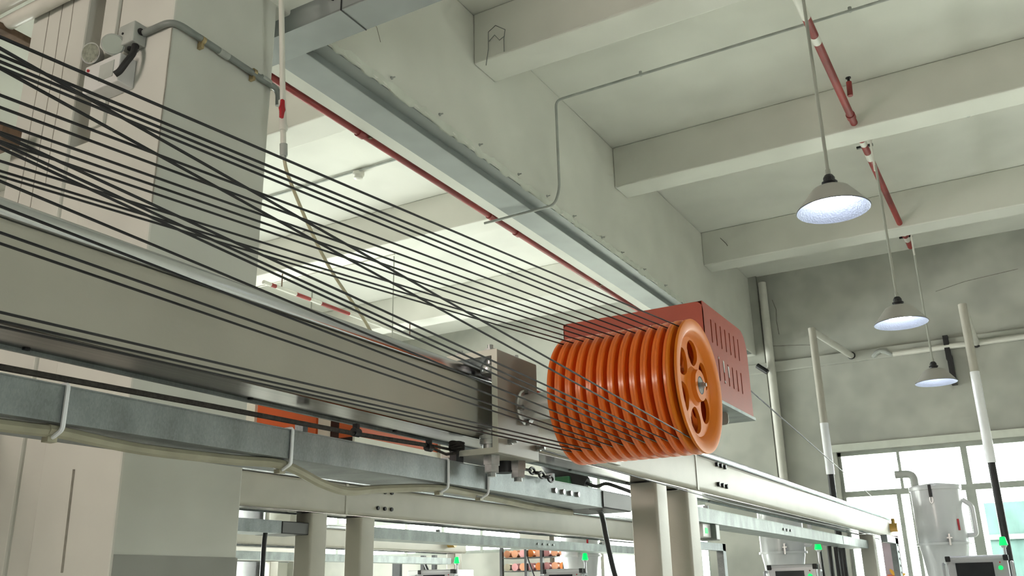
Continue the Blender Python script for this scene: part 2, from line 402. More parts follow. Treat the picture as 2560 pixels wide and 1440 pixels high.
window(1, 'Y', YE + 0.1, -2.22, 5.22, 0.95, 3.2, [(-1.50, .035), (-0.756, .07), (-0.02, .035), (0.72, .07), (1.46, .035), (2.2, .07), (2.94, .035), (3.68, .07), (4.42, .035)], 2.675,
       [(-1.56, .05), (-1.42, .04), (-0.756, .11), (-0.02, .05), (0.72, .11), (1.46, .05), (2.2, .11), (2.94, .05), (3.68, .11), (4.42, .05)])
k = 2
for a, b, c, d in END_WIN[1:]:
    n = max(2, round((b - a) / 0.75)); window(k, 'Y', YE + 0.1, a, b, c, d, [(a + (b - a) * i / n, .05) for i in range(1, n)], 2.7); k += 1
for a, b, c, d in FILL_RIGHT_WIN:  # added window, out of view, for side light
    n = max(2, round((b - a) / 1.1)); window(k, 'X', XR + 0.1, a, b, c, d, [(a + (b - a) * i / n, .05) for i in range(1, n)], 2.5); k += 1
for a, b, c, d in LEFT_WIN:
    n = max(2, round((b - a) / 1.1)); window(k, 'X', XL - 0.1, a, b, c, d, [(a + (b - a) * i / n, .05) for i in range(1, n)], 2.5); k += 1
for a, b, c, d in FILL_BACK_WIN:  # added window with warm glass, out of view, for fill light
    n = max(2, round((b - a) / 1.1)); window(k, 'Y', YB - 0.1, a, b, c, d, [(a + (b - a) * i / n, .05) for i in range(1, n)], 2.5, gm='glass_w'); k += 1

# outside the end wall
struct(build('ground_outside', MB().box(-40, 40, YE + 0.3, 60, -0.3, -0.1), 'ground', smooth=False))
b = thing('building', 'teal rendered building with pale bands outside the tall window', 'building', (0.5, 19.0, 0))
build('wall', MB().box(-1.0, 7.5, 19.0, 23.0, -0.1, 2.95), 'teal', b, smooth=False)
for x in (0.35, 1.55, 2.75, 3.95, 5.15): build('band', MB().box(x, x + 0.08, 18.95, 19.0, -0.1, 2.95), 'pale', b, smooth=False)
for z in (1.2, 2.3): build('band', MB().box(-1.0, 7.5, 18.955, 19.0, z, z + 0.09), 'pale', b, smooth=False)

# ------------------------------------------------------------------ storage rails (identical machines side by side)
ZT0, ZT1, ZR = 2.09, 2.288, 2.326
W = 0.15
def rail(x, y0, y1, posts, stiff, bolts, label, loc_y, end_bolt=None):
    """x: camera-side face of the tube"""
    t = thing('storage_rail', label, 'machine rail', (x - W / 2, loc_y, 0), 'storage rails of the cable lines')
    xm = x - W / 2
    build('box_beam', MB().prism(rrect(x - W, x, ZT0, ZT1, 0.024), 'Y', y0, y1), 'beam', t)
    build('top_track', MB().prism(rrect(x - W + 0.006, x - 0.006, ZT1, ZR, 0.008, 3), 'Y', y0, y1), 'polished', t)
    build('bottom_track', MB().prism([(x - W - 0.008, ZT0 - 0.003), (x - 0.020, ZT0 - 0.003), (x - 0.020, ZT0), (x - W - 0.008, ZT0)], 'Y', y0, y1), 'track', t, smooth=False)
    build('track_lip', MB().box(x - W - 0.012, x - W - 0.002, y0, y1, ZT0 - 0.011, ZT0 - 0.003), 'galv_l', t, smooth=False)
    for yy in [v * 0.62 + 0.44 for v in range(-2, 20)]:
        if y0 < yy < min(y1, 6) and x > -2: build('lip_bolt', MB().cyl((x - W + 0.003, yy, ZT0 - 0.006), (x - W + 0.003, yy, ZT0), 0.008, 8), 'blackbolt', t)
    for py0, py1, h in posts:
        build('post', MB().prism(rrect(x - W + 0.008, x - 0.004, py0, py1, 0.015), 'Z', 0.0, h), 'beam', t)
    for s in stiff: build('stiffener', MB().box(x - 0.002, x + 0.004, s - 0.012, s + 0.012, ZT0 + 0.002, ZT1 - 0.004), 'beam', t, smooth=False)
    for bx, bz in bolts:
        build('bolt', MB().cyl((x - 0.002, bx, bz), (x + 0.016, bx, bz), 0.013, 6), 'blackbolt', t, angle=20)
    return t
def bolt_set(y): return [(y + i * 0.075, z) for z in (2.262, 2.15) for i in range(3)]
r1 = rail(-1.6, -1.6, 11.6, [(4.17, 4.32, ZT0 - 0.008), (4.61, 4.77, ZT0 - 0.008), (10.2, 10.36, ZT0 - 0.008), (-1.3, -1.14, ZT0 - 0.008)], [4.775], bolt_set(5.12),
     'long beige box rail that carries the bracket of orange pulleys', 4.2)
build('end_valve', MB().cyl((-1.60, 11.45, 2.20), (-1.52, 11.45, 2.20), 0.05, 12).cyl((-1.56, 11.45, 2.2), (-1.56, 11.45, 2.3), 0.02), 'gold', r1)
X2 = -3.95
r2 = rail(X2, -1.6, 11.6, [(4.38, 4.53, ZT0 - 0.008), (4.86, 5.01, ZT0 - 0.008), (10.2, 10.36, ZT0 - 0.008), (-1.3, -1.14, ZT0 - 0.008)], [4.70], bolt_set(5.02),
     'beige box rail with six black bolts, under the orange cabinet', 4.4)
X3 = -6.9
r3 = rail(X3, -1.6, 10.72, [(4.5, 4.65, ZT0 - 0.008), (10.45, 10.62, ZT0 - 0.008)], [], [], 'third beige box rail, seen between the posts, ending at an amber fitting', 5.0)
build('end_valve', MB().cyl((X3, 10.3, 2.20), (X3 + 0.10, 10.3, 2.20), 0.05, 12), 'gold', r3)
X4 = -10.2
r4 = rail(X4, -1.6, 11.0, [(4.5, 4.65, ZT0 - 0.008), (10.45, 10.62, ZT0 - 0.008)], [], [], 'farthest beige box rail, low behind the other three rails', 5.0)

# cable trays
def tray(x0, x1, y0, y1, z0, z1, label, mat, bolts=(), joints=(), loc=0.0, hang=None):
    t = thing('cable_tray', label, 'cable tray', ((x0 + x1) / 2, loc, z0), 'galvanised cable trays')
    prof = [(x1, z1), (x1, z0), (x0, z0), (x0, z1), (x0 + 0.003, z1), (x0 + 0.003, z0 + 0.003), (x1 - 0.003, z0 + 0.003), (x1 - 0.003, z1)]
    build('channel', MB().prism(prof, 'Y', y0, y1), mat, t, smooth=False)
    build('lid', MB().box(x0, x1 + 0.002, y0, y1, z1, z1 + 0.003), mat, t, smooth=False)
    for by in bolts: build('bolt', MB().cyl((x1, by, (z0 + z1) / 2), (x1 + 0.010, by, (z0 + z1) / 2), 0.010, 8), 'bolt', t)
    for a, b in joints: build('joint_plate', MB().box(x1, x1 + 0.003, a, b, z0 + 0.004, z1 - 0.004), 'galv_l', t, smooth=False)
    for h in hang or (): build('hanger', MB().box(x0 + 0.06, x0 + 0.09, h - 0.01, h + 0.01, z1, ZT0 - 0.03), 'galv', t, smooth=False)
    return t
tray(-1.845, -1.63, -1.5, 3.60, 1.926, 1.997, 'grey galvanised tray under the nearest rail, tied with white straps', 'galv', (3.157, 3.225, 3.29, 3.356), (), 1.5, (0.3, 1.9, 3.4))
e1 = thing('tray_end_box', 'dark grey box closing the end of the nearest tray beside the post', 'end box', (-1.73, 3.75, 1.926))
build('shell', MB().box(-1.848, -1.627, 3.60, 3.905, 1.925, 1.999), 'black', e1, smooth=False, bevel=0.004)
build('face_plate', MB().box(-1.627, -1.624, 3.60, 3.90, 1.93, 1.994), 'darkbox', e1, smooth=False)
tray(-1.845, -1.66, 4.79, 10.2, 1.94, 2.015, 'pale galvanised tray running from the paired posts to the window wall', 'galv_l', (6.75, 6.85, 6.95), ((8.9, 9.4),), 6, (5.4, 9.8))
tray(X2 - 0.245, X2 - 0.03, -1.5, 4.15, 1.95, 2.02, 'green-grey galvanised tray below the second rail', 'galv', (3.31, 3.36, 3.43, 3.5, 3.565, 3.615), ((2.75, 3.15),), 1.5, (1.0, 3.0))
e2 = thing('tray_end_box', 'black box closing the second tray beside the far pair of posts', 'end box', (X2 - 0.13, 4.26, 1.95))
build('shell', MB().box(X2 - 0.25, X2 - 0.027, 4.15, 4.40, 1.949, 2.022), 'black', e2, smooth=False, bevel=0.004)
build('face_plate', MB().box(X2 - 0.027, X2 - 0.024, 4.155, 4.375, 1.955, 2.016), 'darkbox', e2, smooth=False)
tray(X2 - 0.245, X2 - 0.03, 5.03, 10.2, 1.955, 2.025, 'bright galvanised tray below the second rail, beyond the far posts', 'galv_l', (7.35, 7.45, 7.55, 7.65), (), 7, (6.0, 9.0))
tray(X3 - 0.245, X3 - 0.03, -1.5, 10.4, 1.945, 2.02, 'far galvanised tray under the third rail', 'galv_l', (), (), 5, (1.0, 6.0))

# beige cable slung under the nearest tray with its white ties
hz = thing('beige_hose', 'beige cable drooping in loops under the nearest galvanised tray', 'cable', (-1.70, 1.5, 1.90))
build('jacket', MB().tube(curve([(-1.67, -1.4, 1.905), (-1.67, 0.2, 1.90), (-1.66, 1.0, 1.911), (-1.655, 1.083, 1.913), (-1.67, 1.3, 1.905), (-1.67, 1.56, 1.91), (-1.655, 1.715, 1.913),
      (-1.67, 1.88, 1.882), (-1.68, 2.0, 1.872), (-1.68, 2.15, 1.89), (-1.665, 2.42, 1.913), (-1.68, 2.665, 1.913), (-1.74, 3.2, 1.91), (-1.78, 3.6, 1.914)], 8), 0.0125, 8), 'hose_b', hz)
for yy in (1.083, 1.714, 2.422, 2.665):
    build('tie', MB().tube(elbow([(-1.72, yy, 2.002), (-1.6255, yy, 2.002), (-1.6255, yy, 1.912), (-1.655, yy, 1.8985), (-1.685, yy, 1.912)], 0.008, 3), 0.0046, 6), 'tie', hz)
    build('tie_head', MB().box(-1.672, -1.652, yy - 0.010, yy + 0.010, 1.891, 1.901), 'hose_b', hz, smooth=False)

# black cables dropping from the trays
tag(build('drop_cable', MB().tube(curve([(-1.70, 3.62, 1.935), (-1.70, 3.73, 1.918), (-1.70, 3.775, 1.82), (-1.70, 3.826, 1.70), (-1.70, 3.90, 1.55), (-1.70, 4.0, 1.2), (-1.72, 4.05, 0.6), (-1.72, 4.06, 0.01)], 8), 0.012, 10), 'rubber'),
    'thick black cable hanging from the dark box on the nearest tray', 'cable')
tag(build('drop_cable', MB().tube(curve([(X2 - 0.06, 4.05, 1.952), (X2 - 0.06, 4.045, 1.85), (X2 - 0.06, 4.05, 1.5), (X2 - 0.06, 4.08, 0.9), (X2 - 0.06, 4.09, 0.01)], 8), 0.014, 10), 'rubber'),
    'black cable hanging from the second tray, left of the far posts', 'cable')

# ------------------------------------------------------------------ carriage with twelve pulleys
AY, AZ, RW = 2.70, 2.195, 0.21
ca = thing('pulley_carriage', 'roller bracket with a row of twelve orange pulleys on one axle', 'pulley carriage', (-1.5, AY, AZ))
y0, y1 = 2.523, 2.80
build('bracket_plate', MB().box(-1.520, -1.5, y0, y1, 2.023, 2.368), 'bracket', ca, smooth=False, bevel=0.0025)
build('top_flange', MB().box(-1.70, -1.520, y0, y1, 2.348, 2.368), 'bracket', ca, smooth=False, bevel=0.0025)
build('bottom_flange', MB().box(-1.72, -1.520, y0, y1, 2.023, 2.041), 'bracket', ca, smooth=False, bevel=0.0025)
build('cut_edge', MB().box(-1.5205, -1.4995, y0 - 0.0015, y0, 2.0225, 2.3685).box(-1.7005, -1.52, y0 - 0.0015, y0, 2.3475, 2.3685).box(-1.7205, -1.52, y0 - 0.0015, y0, 2.0225, 2.0415), 'cream', ca, smooth=False)
for (rx, ry) in ((-1.557, 2.575), (-1.557, 2.75)):
    ro = build('roller', MB().lathe([(2.292, 0.020), (2.296, 0.031), (2.302, 0.035), (2.322, 0.035), (2.328, 0.031), (2.332, 0.014), (2.350, 0.014)], (rx, ry, 0), 'Z', 28), 'chrome', ca)
    build('roller_nut', MB().cyl((rx, ry, 2.366), (rx, ry, 2.385), 0.021, 6).cyl((rx, ry, 2.38), (rx, ry, 2.40), 0.010, 10), 'bolt', ro, angle=20)
    ro = build('roller', MB().lathe([(2.041, 0.030), (2.058, 0.030), (2.058, 0.038), (2.066, 0.040), (2.074, 0.037), (2.076, 0.040), (2.088, 0.040), (2.090, 0.034), (2.090, 0.028), (2.108, 0.028), (2.112, 0.02)], (rx, ry, 0), 'Z', 28), 'chrome', ca)
    build('roller_nut', MB().cyl((rx, ry, 1.992), (rx, ry, 2.023), 0.030, 6).cyl((rx, ry, 1.968), (rx, ry, 1.992), 0.026, 6).cyl((rx, ry, 1.955), (rx, ry, 1.97), 0.014, 10), 'bolt', ro, angle=20)
for (bx, by) in ((-1.667, 2.56), (-1.64, 2.62), (-1.60, 2.66)):
    build('top_nut', MB().cyl((bx, by, 2.366), (bx, by, 2.382), 0.018, 6).cyl((bx, by, 2.38), (bx, by, 2.392), 0.008, 8), 'bolt', ca, angle=20)
build('cable_clamp', MB().cyl((-1.668, 2.535, 1.975), (-1.668, 2.535, 2.045), 0.026, 6).cyl((-1.668, 2.535, 2.045), (-1.668, 2.535, 2.075), 0.019, 12)
      .tube([(-1.668, 2.535, 1.955), (-1.668, 2.535, 1.975)], 0.016, 10), 'blackbolt', ca, angle=20)
for (by, bz) in ((2.592, 2.066), (2.786, 2.067)):
    build('set_screw', MB().cyl((-1.5, by, bz), (-1.468, by, bz), 0.007, 10).cyl((-1.5, by, bz), (-1.486, by, bz), 0.011, 6), 'bolt', ca)
build('hub_flange', MB().lathe([(-1.5, 0.060), (-1.492, 0.062), (-1.486, 0.058), (-1.486, 0.046), (-1.382, 0.046), (-1.378, 0.043), (-1.378, 0.03), (-1.365, 0.03)], (0, AY, AZ), 'X', 40), 'chrome', ca)
for a in (100, 190, 265, 350):
    hy, hz_ = AY + 0.053 * math.cos(math.radians(a)), AZ + 0.053 * math.sin(math.radians(a))
    build('hub_bolt', MB().cyl((-1.492, hy, hz_), (-1.474, hy, hz_), 0.010, 6), 'bolt', ca, angle=20)
build('axle', MB().lathe([(-1.37, 0.034), (-1.318, 0.034), (-1.315, 0.025), (-0.868, 0.025)], (0, AY, AZ), 'X', 24), 'polished', ca)

HW = 0.0179
def pulley_mesh():
    m = MB()
    prof = [(-HW, 0.160), (-HW, 0.2092), (-HW + 0.0007, RW), (-0.0098, RW), (-0.0092, 0.2085), (-0.0034, 0.1765), (0.0, 0.1745), (0.0034, 0.1765), (0.0092, 0.2085), (0.0098, RW), (HW - 0.0007, RW), (HW, 0.2092),
            (HW, 0.181), (HW - 0.006, 0.171), (-0.004, 0.157), (-0.015, 0.157)]
    m.lathe(prof, (0, 0, 0), 'X', 96, closed=True)
    outer = [(0.163 * math.cos(2 * PI * i / 72), 0.163 * math.sin(2 * PI * i / 72)) for i in range(72)]
    holes = []
    for hcount in range(6):
        a0 = 2 * PI * hcount / 6 + 0.3; lp = []
        for i in range(20):
            t = 2 * PI * i / 20; rr = 0.108 + 0.042 * math.cos(t); aa = a0 + (0.045 * math.sin(t)) / 0.108
            lp.append((rr * math.cos(aa), rr * math.sin(aa)))
        holes.append(lp)
    inner = [(0.03 * math.cos(2 * PI * i / 24), 0.03 * math.sin(2 * PI * i / 24)) for i in range(24)]
    m.plate(outer, holes + [inner], 'X', -0.015, -0.004)
    m.lathe([(-HW, 0.028), (-HW, 0.048), (-0.015, 0.056), (-0.004, 0.062), (0.004, 0.052), (HW, 0.049), (HW, 0.028)], (0, 0, 0), 'X', 40, closed=True)
    return m
pm = None; XI = [-1.282 + 0.036 * i for i in range(12)]
ORD = ['first', 'second', 'third', 'fourth', 'fifth', 'sixth', 'seventh', 'eighth', 'ninth', 'tenth', 'eleventh', 'twelfth']
for i, x in enumerate(XI):
    if pm is None:
        o = build('pulley', pulley_mesh(), 'orange', None); pm = o.data; o.parent = ca
    else:
        o = bpy.data.objects.new('pulley', pm); col.objects.link(o); o.parent = ca
    o.location = (x + 1.5, 0, 0); o.rotation_euler = (random.uniform(0, 1), 0, 0)
    if i == 11:
        o.data = pm.copy(); o.data.materials.clear(); o.data.materials.append(M['orange_y']); o['label'] = 'yellow-orange outermost pulley'
        o.rotation_euler = (0.15, 0, 0)
        for nm, mb_, mt in (('bearing', MB().lathe([(0.010, 0.0285), (0.0165, 0.0285), (0.0165, 0.020), (0.014, 0.018), (0.014, 0.0)], (0, 0, 0), 'X', 32), 'chrome'),
                            ('seal', MB().lathe([(0.0162, 0.0285), (0.0185, 0.0285), (0.0185, 0.0255), (0.0162, 0.0255)], (0, 0, 0), 'X', 32, True), 'black'),
                            ('shaft_screw', MB().cyl((0.012, 0, 0), (0.030, 0, 0), 0.0095, 6).cyl((0.03, 0, 0), (0.036, 0, 0), 0.006, 10), 'bolt')):
            q = build(nm, mb_, mt); q.parent = o

# ------------------------------------------------------------------ cables looped round the pulleys
TOP = [(0.695, 2.214), (0.673, 2.208), (0.652, 2.201), (0.627, 2.218), (0.606, 2.213), (0.585, 2.205), (0.562, 2.209), (0.541, 2.199), (0.515, 2.217), (0.496, 2.201), (0.476, 2.186), (0.454, 2.183)]
BOT = [(0.733, 1.984), (0.711, 1.983), (0.689, 1.982), (0.652, 2.068), (0.629, 2.069), (0.604, 2.088), (0.579, 2.106), (0.553, 2.128), (0.532, 2.118), (0.511, 2.109), (0.479, 2.166), (0.457, 2.166)]
RG = 0.1775
def tangent(p, upper):
    dy, dz = p[0] - AY, p[1] - AZ; d = math.hypot(dy, dz); base = math.atan2(dz, dy); off = math.acos(RG / d)
    for s in (1, -1):
        a = base + s * off
        if (math.sin(a) > 0) == upper: return a
    return base
for i, x in enumerate(XI):
    at, ab = tangent(TOP[i], True), tangent(BOT[i], False)
    if ab > 0: ab -= 2 * PI
    def out(p, a, k):
        ty, tz = AY + RG * math.cos(a), AZ + RG * math.sin(a)
        s = (-1.4 - ty) / (p[0] - ty)
        return [(x, ty + (p[0] - ty) * s * q, tz + (p[1] - tz) * s * q) for q in k]
    ks = [1.0, 0.9, 0.8, 0.7, 0.6, 0.5, 0.4, 0.3, 0.2, 0.1, 0.0]
    sag = random.uniform(0.004, 0.014)
    tp = [(a, b_, c - sag * 4 * q * (1 - q)) for (a, b_, c), q in zip(out(TOP[i], at, ks), ks)]
    bp = [(a, b_, c - sag * 2 * q * (1 - q)) for (a, b_, c), q in zip(out(BOT[i], ab, ks[::-1]), ks[::-1])]
    arc = [(x, AY + RG * math.cos(at + (ab - at) * j / 20), AZ + RG * math.sin(at + (ab - at) * j / 20)) for j in range(1, 20)]
    tag(build('cable', MB().tube(tp + arc + bp, 0.0023, 6), 'rubber'),
        'thin black cable looped round the %s orange pulley, counting from the bracket' % ORD[i], 'cable', 'black cables strung to the orange pulleys')

# pull rope along the rail, with its clamps
rp = thing('pull_rope', 'dark rope running below the nearest rail to the pulley bracket', 'rope', (-1.63, 1.5, 2.02))
build('strand', MB().tube([(-1.63, -1.5, 1.995), (-1.63, 0.2, 2.0), (-1.63, 0.945, 2.01), (-1.63, 1.5, 2.018), (-1.63, 1.968, 2.022), (-1.635, 2.34, 2.034)], 0.0065, 8), 'rope', rp)
build('strand', MB().tube([(-1.635, 2.33, 2.036), (-1.66, 2.44, 2.042), (-1.690, 2.52, 2.05)], 0.0045, 8), 'rope', rp)
build('strand', MB().tube([(-1.635, 2.33, 2.030), (-1.645, 2.44, 2.020), (-1.655, 2.52, 2.035)], 0.0045, 8), 'rope', rp)
for yy in (1.968, 2.32): build('rope_clip', MB().cyl((-1.63, yy - 0.012, 2.026), (-1.63, yy + 0.012, 2.026), 0.0125, 10).box(-1.638, -1.622, yy - 0.006, yy + 0.006, 2.03, 2.05), 'blackbolt', rp)
for q in range(5):
    a = q * 1.3
    build('rope_coil', MB().tube([(-1.668 + 0.024 * math.cos(t), 2.535 + 0.024 * math.sin(t), 2.046 + 0.006 * q + 0.003 * math.sin(2 * t + a)) for t in [2 * PI * j / 14 for j in range(15)]], 0.004, 6), 'rope', rp)
ch = thing('chain', 'short rusty chain behind the pulley bracket below the rail', 'chain', (-1.66, 2.9, 1.97))
for q in range(5):
    cy, cz = 2.93 + q * 0.036, 2.012 - q * 0.004
    pts = []
    for j in range(13):
        t = 2 * PI * j / 12; u_, v_ = 0.020 * math.cos(t), 0.011 * math.sin(t)
        pts.append((-1.60 + (v_ if q % 2 else 0), cy + u_, cz + (0 if q % 2 else v_)))
    build('link', MB().tube(pts, 0.0045, 6), 'blackbolt', ch)
build('eye_bolt', MB().tube([(-1.60, 2.75, 2.012), (-1.60, 2.92, 2.012)], 0.005, 8), 'blackbolt', ch)
build('anchor', MB().cyl((-1.60, 2.73, 1.985), (-1.60, 2.73, 2.023), 0.032, 16), 'blackbolt', ch)

# ------------------------------------------------------------------ orange cover behind the pulleys
CX0, CX1, CY0, CY1, CZ0, CZ1 = -1.585, -0.996, 3.2, 3.765, 2.265, 2.628
mc = thing('motor_cover', 'brick-orange slotted metal cover behind the orange pulleys', 'machine cover', ((CX0 + CX1) / 2, CY0, CZ0))
side = [(CY0, CZ0), (CY1, CZ0)]
for kk in range(7):
    t = math.radians(90 * kk / 6); side.append((CY1 - 0.09 + 0.09 * math.cos(t), CZ1 - 0.09 + 0.09 * math.sin(t)))
side.append((CY0, CZ1))
slots = []
for s in range(7):
    yy = 3.287 + s * 0.0585; slots.append(rrect(yy - 0.006, yy + 0.006, 2.482, 2.576, 0.005, 2))
for s in range(6):
    yy = 3.343 + s * 0.0585; slots.append(rrect(yy - 0.006, yy + 0.006, 2.343, 2.432, 0.005, 2))
build('side_panel', MB().plate(side, slots, 'X', CX1 - 0.003, CX1), 'cover', mc, smooth=False)
build('rear_side', MB().prism(side, 'X', CX0, CX0 + 0.003), 'cover', mc, smooth=False)
slot = [(x, z) for x, z in rrect(-1.44, -1.06, 2.20, 2.52, 0.05, 6)]
build('front_panel', MB().plate(rrect(CX0, CX1, CZ0 - 0.0, CZ1, 0.03, 4), [[(x, max(z, CZ0 + 0.02)) for x, z in rrect(-1.44, -1.05, CZ0 + 0.02, 2.565, 0.05, 6)]], 'Y', CY0, CY0 + 0.003), 'cover', mc, smooth=False)
top = [(CX0, p[0], p[1]) for p in side[1:]]
tm = MB(); n = len(top)
tm.add(top + [(CX1, p[1], p[2]) for p in top], [(j, j + 1, n + j + 1, n + j) for j in range(n - 1)])
build('wrap_panel', tm, 'cover', mc)
build('inner_shade', MB().box(CX0 + 0.02, CX1 - 0.025, CY0 + 0.03, CY1 - 0.03, CZ0, CZ1 - 0.10), 'black', mc, smooth=False)  # black filler stands in for the shade inside the cover
build('base_plate', MB().box(-1.60, CX1 + 0.006, CY0 + 0.02, CY1 + 0.01, CZ0 - 0.012, CZ0), 'galv_l', mc, smooth=False)
build('base_lip', MB().prism(rrect(-1.59, CX1 - 0.03, CZ0 - 0.062, CZ0 - 0.012, 0.012, 3), 'Y', CY0 + 0.30, CY0 + 0.306), 'bracket', mc, smooth=False)
build('mount', MB().box(-1.6, -1.585, CY0 + 0.05, CY1 - 0.05, ZT0 + 0.02, CZ0 + 0.06), 'bracket', mc, smooth=False, bevel=0.002)
# white marks painted over the lower slots
def mark(y, z0, z1, w): return MB().prism([(y - w, z1), (y + w, z1 - 0.004), (y + w * 0.6, z0), (y - w * 0.2, z0 + 0.003)], 'X', CX1 + 0.0002, CX1 + 0.0012)
build('painted_mark', mark(3.403, 2.388, 2.436, 0.006), 'white', mc, smooth=False)
build('painted_mark', mark(3.405, 2.345, 2.356, 0.005), 'white', mc, smooth=False)
build('painted_mark', mark(3.463, 2.378, 2.425, 0.006), 'white', mc, smooth=False)
build('painted_mark', MB().tube([(CX1 + 0.001, 3.336, 2.430), (CX1 + 0.001, 3.341, 2.438), (CX1 + 0.001, 3.350, 2.434)], 0.0014, 5), 'white', mc)
tag(build('tow_cable', MB().tube([(-1.02, CY1 + 0.0, 2.405), (-1.3, 7.2, 2.42), (-1.56, 11.55, 2.345)], 0.0035, 6), 'black'),
    'thin cable slanting from the orange cover to the far end of the rail', 'cable')
tag(build('guide_cable', MB().tube([(-1.50, 2.80, 2.066), (-1.50, 5.0, 2.03), (-1.57, 10.2, 2.06)], 0.0032, 6), 'black'),
    'thin dark cable crossing in front of the paired posts below the rail', 'cable')

# orange and white cabinet on the second rail
cb = thing('machine_cabinet', 'orange panelled white cabinet standing on the second rail', 'cabinet', (-4.3, 5.0, ZR))
build('frame', MB().box(-4.80, -4.66, 4.53, 5.62, ZR, 3.02).box(-3.86, -3.76, 5.50, 5.62, ZR, 3.02).box(-4.66, -3.79, 4.56, 5.60, ZR, ZR + 0.10).box(-4.66, -3.79, 4.56, 5.60, 2.97, 3.02), 'cream', cb, smooth=False)
build('front_panel', MB().box(-4.66, -4.115, 4.555, 4.575, 2.565, 2.97), 'cover_b', cb, smooth=False)
build('front_panel', MB().box(-3.915, -3.80, 4.555, 4.575, 2.565, 2.97), 'cover_b', cb, smooth=False)
build('gap_shade', MB().box(-4.115, -3.915, 4.70, 4.72, 2.45, 2.97), 'black', cb, smooth=False)  # black sheet set back in the gap, standing for its shade
build('side_panel', MB().box(-3.80, -3.785, 4.555, 5.50, 2.565, 2.97), 'cover_b', cb, smooth=False)
build('sill', MB().plate(rect(4.555, 5.62, ZR, 2.565), [rect(4.65, 4.95, 2.44, 2.52), rect(4.99, 5.40, 2.44, 2.52)], 'X', -3.80, -3.782), 'cream', cb, smooth=False)
build('back_panel', MB().box(-4.66, -4.64, 4.6, 5.6, ZR, 2.97), 'cream', cb, smooth=False)

# ------------------------------------------------------------------ steelwork under the girder
sg = thing('steel_channel', 'grey steel channel bolted along the underside of the concrete girder', 'steel channel', (-3.3, 3.3, 4.5))
build('deep_flange', MB().box(-3.43, -3.215, 3.26, YE - 0.2, 4.535, GZ), 'steel_grey', sg, smooth=False, bevel=0.004)
build('web_plate', MB().box(-3.215, -3.112, 3.26, YE - 0.2, 4.582, GZ), 'steel_grey', sg, smooth=False)
for i, yy in enumerate((3.958, 4.491, 5.0, 5.568, 6.04, 6.527, 7.104, 7.559, 8.11, 8.7)):
    build('anchor_bolt', MB().cyl((GX1, yy, 4.665 - 0.004 * i), (GX1 + 0.03, yy, 4.665 - 0.004 * i), 0.005, 8).cyl((GX1, yy, 4.665 - 0.004 * i), (GX1 + 0.008, yy, 4.665 - 0.004 * i), 0.012, 6), 'pvc_g', sg)
cs = thing('cross_channel', 'wide grey steel channel crossing under the girder beside the column', 'steel channel', (-3.0, 3.15, 4.49))
build('web', MB().box(-3.62, 1.5, 3.06, 3.08, 4.492, 4.62), 'steel_grey', cs, smooth=False)
build('flange', MB().box(-3.62, 1.5, 3.06, 3.265, 4.484, 4.494), 'steel_grey', cs, smooth=False)
build('splice_plate', MB().box(-2.735, -2.729, 3.055, 3.266, 4.481, 4.62), 'black', cs, smooth=False)
for x in (-2.79, -2.75, -2.71, -2.67): build('bolt', MB().cyl((x, 3.06, 4.575), (x, 3.046, 4.575), 0.012, 6), 'blackbolt', cs)
for x in (1.35,): build('hanger', MB().box(x, x + 0.1, 3.08, 3.2, 4.5, SLAB), 'steel_grey', cs, smooth=False)

lw = thing('wire_loop', 'bent wire loop sticking out of the dark beam face', 'wire', (-2.88, 4.9, 5.4))
build('strand', MB().tube([(-2.985, 4.925, 5.24), (-2.955, 4.91, 5.36), (-2.950, 4.905, 5.50), (-2.888, 4.905, 5.534), (-2.808, 4.905, 5.47), (-2.822, 4.91, 5.40), (-2.828, 4.92, 5.30)], 0.0032, 6), 'pvc_d', lw)
build('strand', MB().tube([(-2.955, 4.92, 5.43), (-2.90, 4.91, 5.46), (-2.862, 4.915, 5.405), (-2.82, 4.92, 5.43)], 0.003, 6), 'pvc_d', lw)

# ------------------------------------------------------------------ pipes and conduits
def clipped(name, label, cat, path, r, mat, clips=(), loc=None, cr=1.5, cmat='pvc_g'):
    t = thing(name, label, cat, loc or path[0])
    build('pipe', MB().tube(path, r, 12), mat, t)
    for c in clips:
        build('clip', MB().cyl(tuple(c[0]), tuple(c[1]), r * cr, 10), cmat, t)
    return t
rpipe = thing('sprinkler_pipe', 'red sprinkler pipe with white patches above the pendant lamps', 'pipe', (-0.86, 7.0, 5.36))
build('pipe', MB().tube([(-0.86, -3.0, 5.345), (-0.86, 11.0, 5.345)], 0.03, 14), 'red', rpipe)
for a, b_ in ((5.1, 5.72), (5.98, 6.08), (7.86, 7.96), (8.15, 8.30), (10.45, 10.75)):
    build('white_patch', MB().tube([(-0.86, a, 5.345), (-0.86, b_, 5.345)], 0.0312, 14), 'pvc', rpipe)
for yy in (7.35, 10.55): build('coupling', MB().tube([(-0.86, yy - 0.035, 5.345), (-0.86, yy + 0.035, 5.345)], 0.037, 14), 'red', rpipe)
for yy in (7.0,): 
    hd = build('sprinkler_head', MB().tube([(-0.80, yy, 5.345), (-0.795, yy, 5.47)], 0.022, 12), 'red', rpipe)
    build('nozzle', MB().lathe([(5.47, 0.012), (5.50, 0.010), (5.505, 0.022), (5.512, 0.022)], (-0.795, yy, 0), 'Z', 12), 'blackbolt', hd)
for yy in (8.0, 10.62): build('pipe_clamp', MB().box(-0.93, -0.79, yy - 0.012, yy + 0.012, 5.335, 5.355).box(-0.867, -0.853, yy - 0.01, yy + 0.01, 5.36, SLAB), 'blackbolt', rpipe, smooth=False)
lp = thing('sprinkler_pipe', 'dark red pipe along the edge of the girder, behind the column', 'pipe', (-3.635, 6, 4.6))
build('pipe', MB().tube([(-3.64, 2.6, 4.60), (-3.64, 11.6, 4.60)], 0.024, 12), 'red', lp)
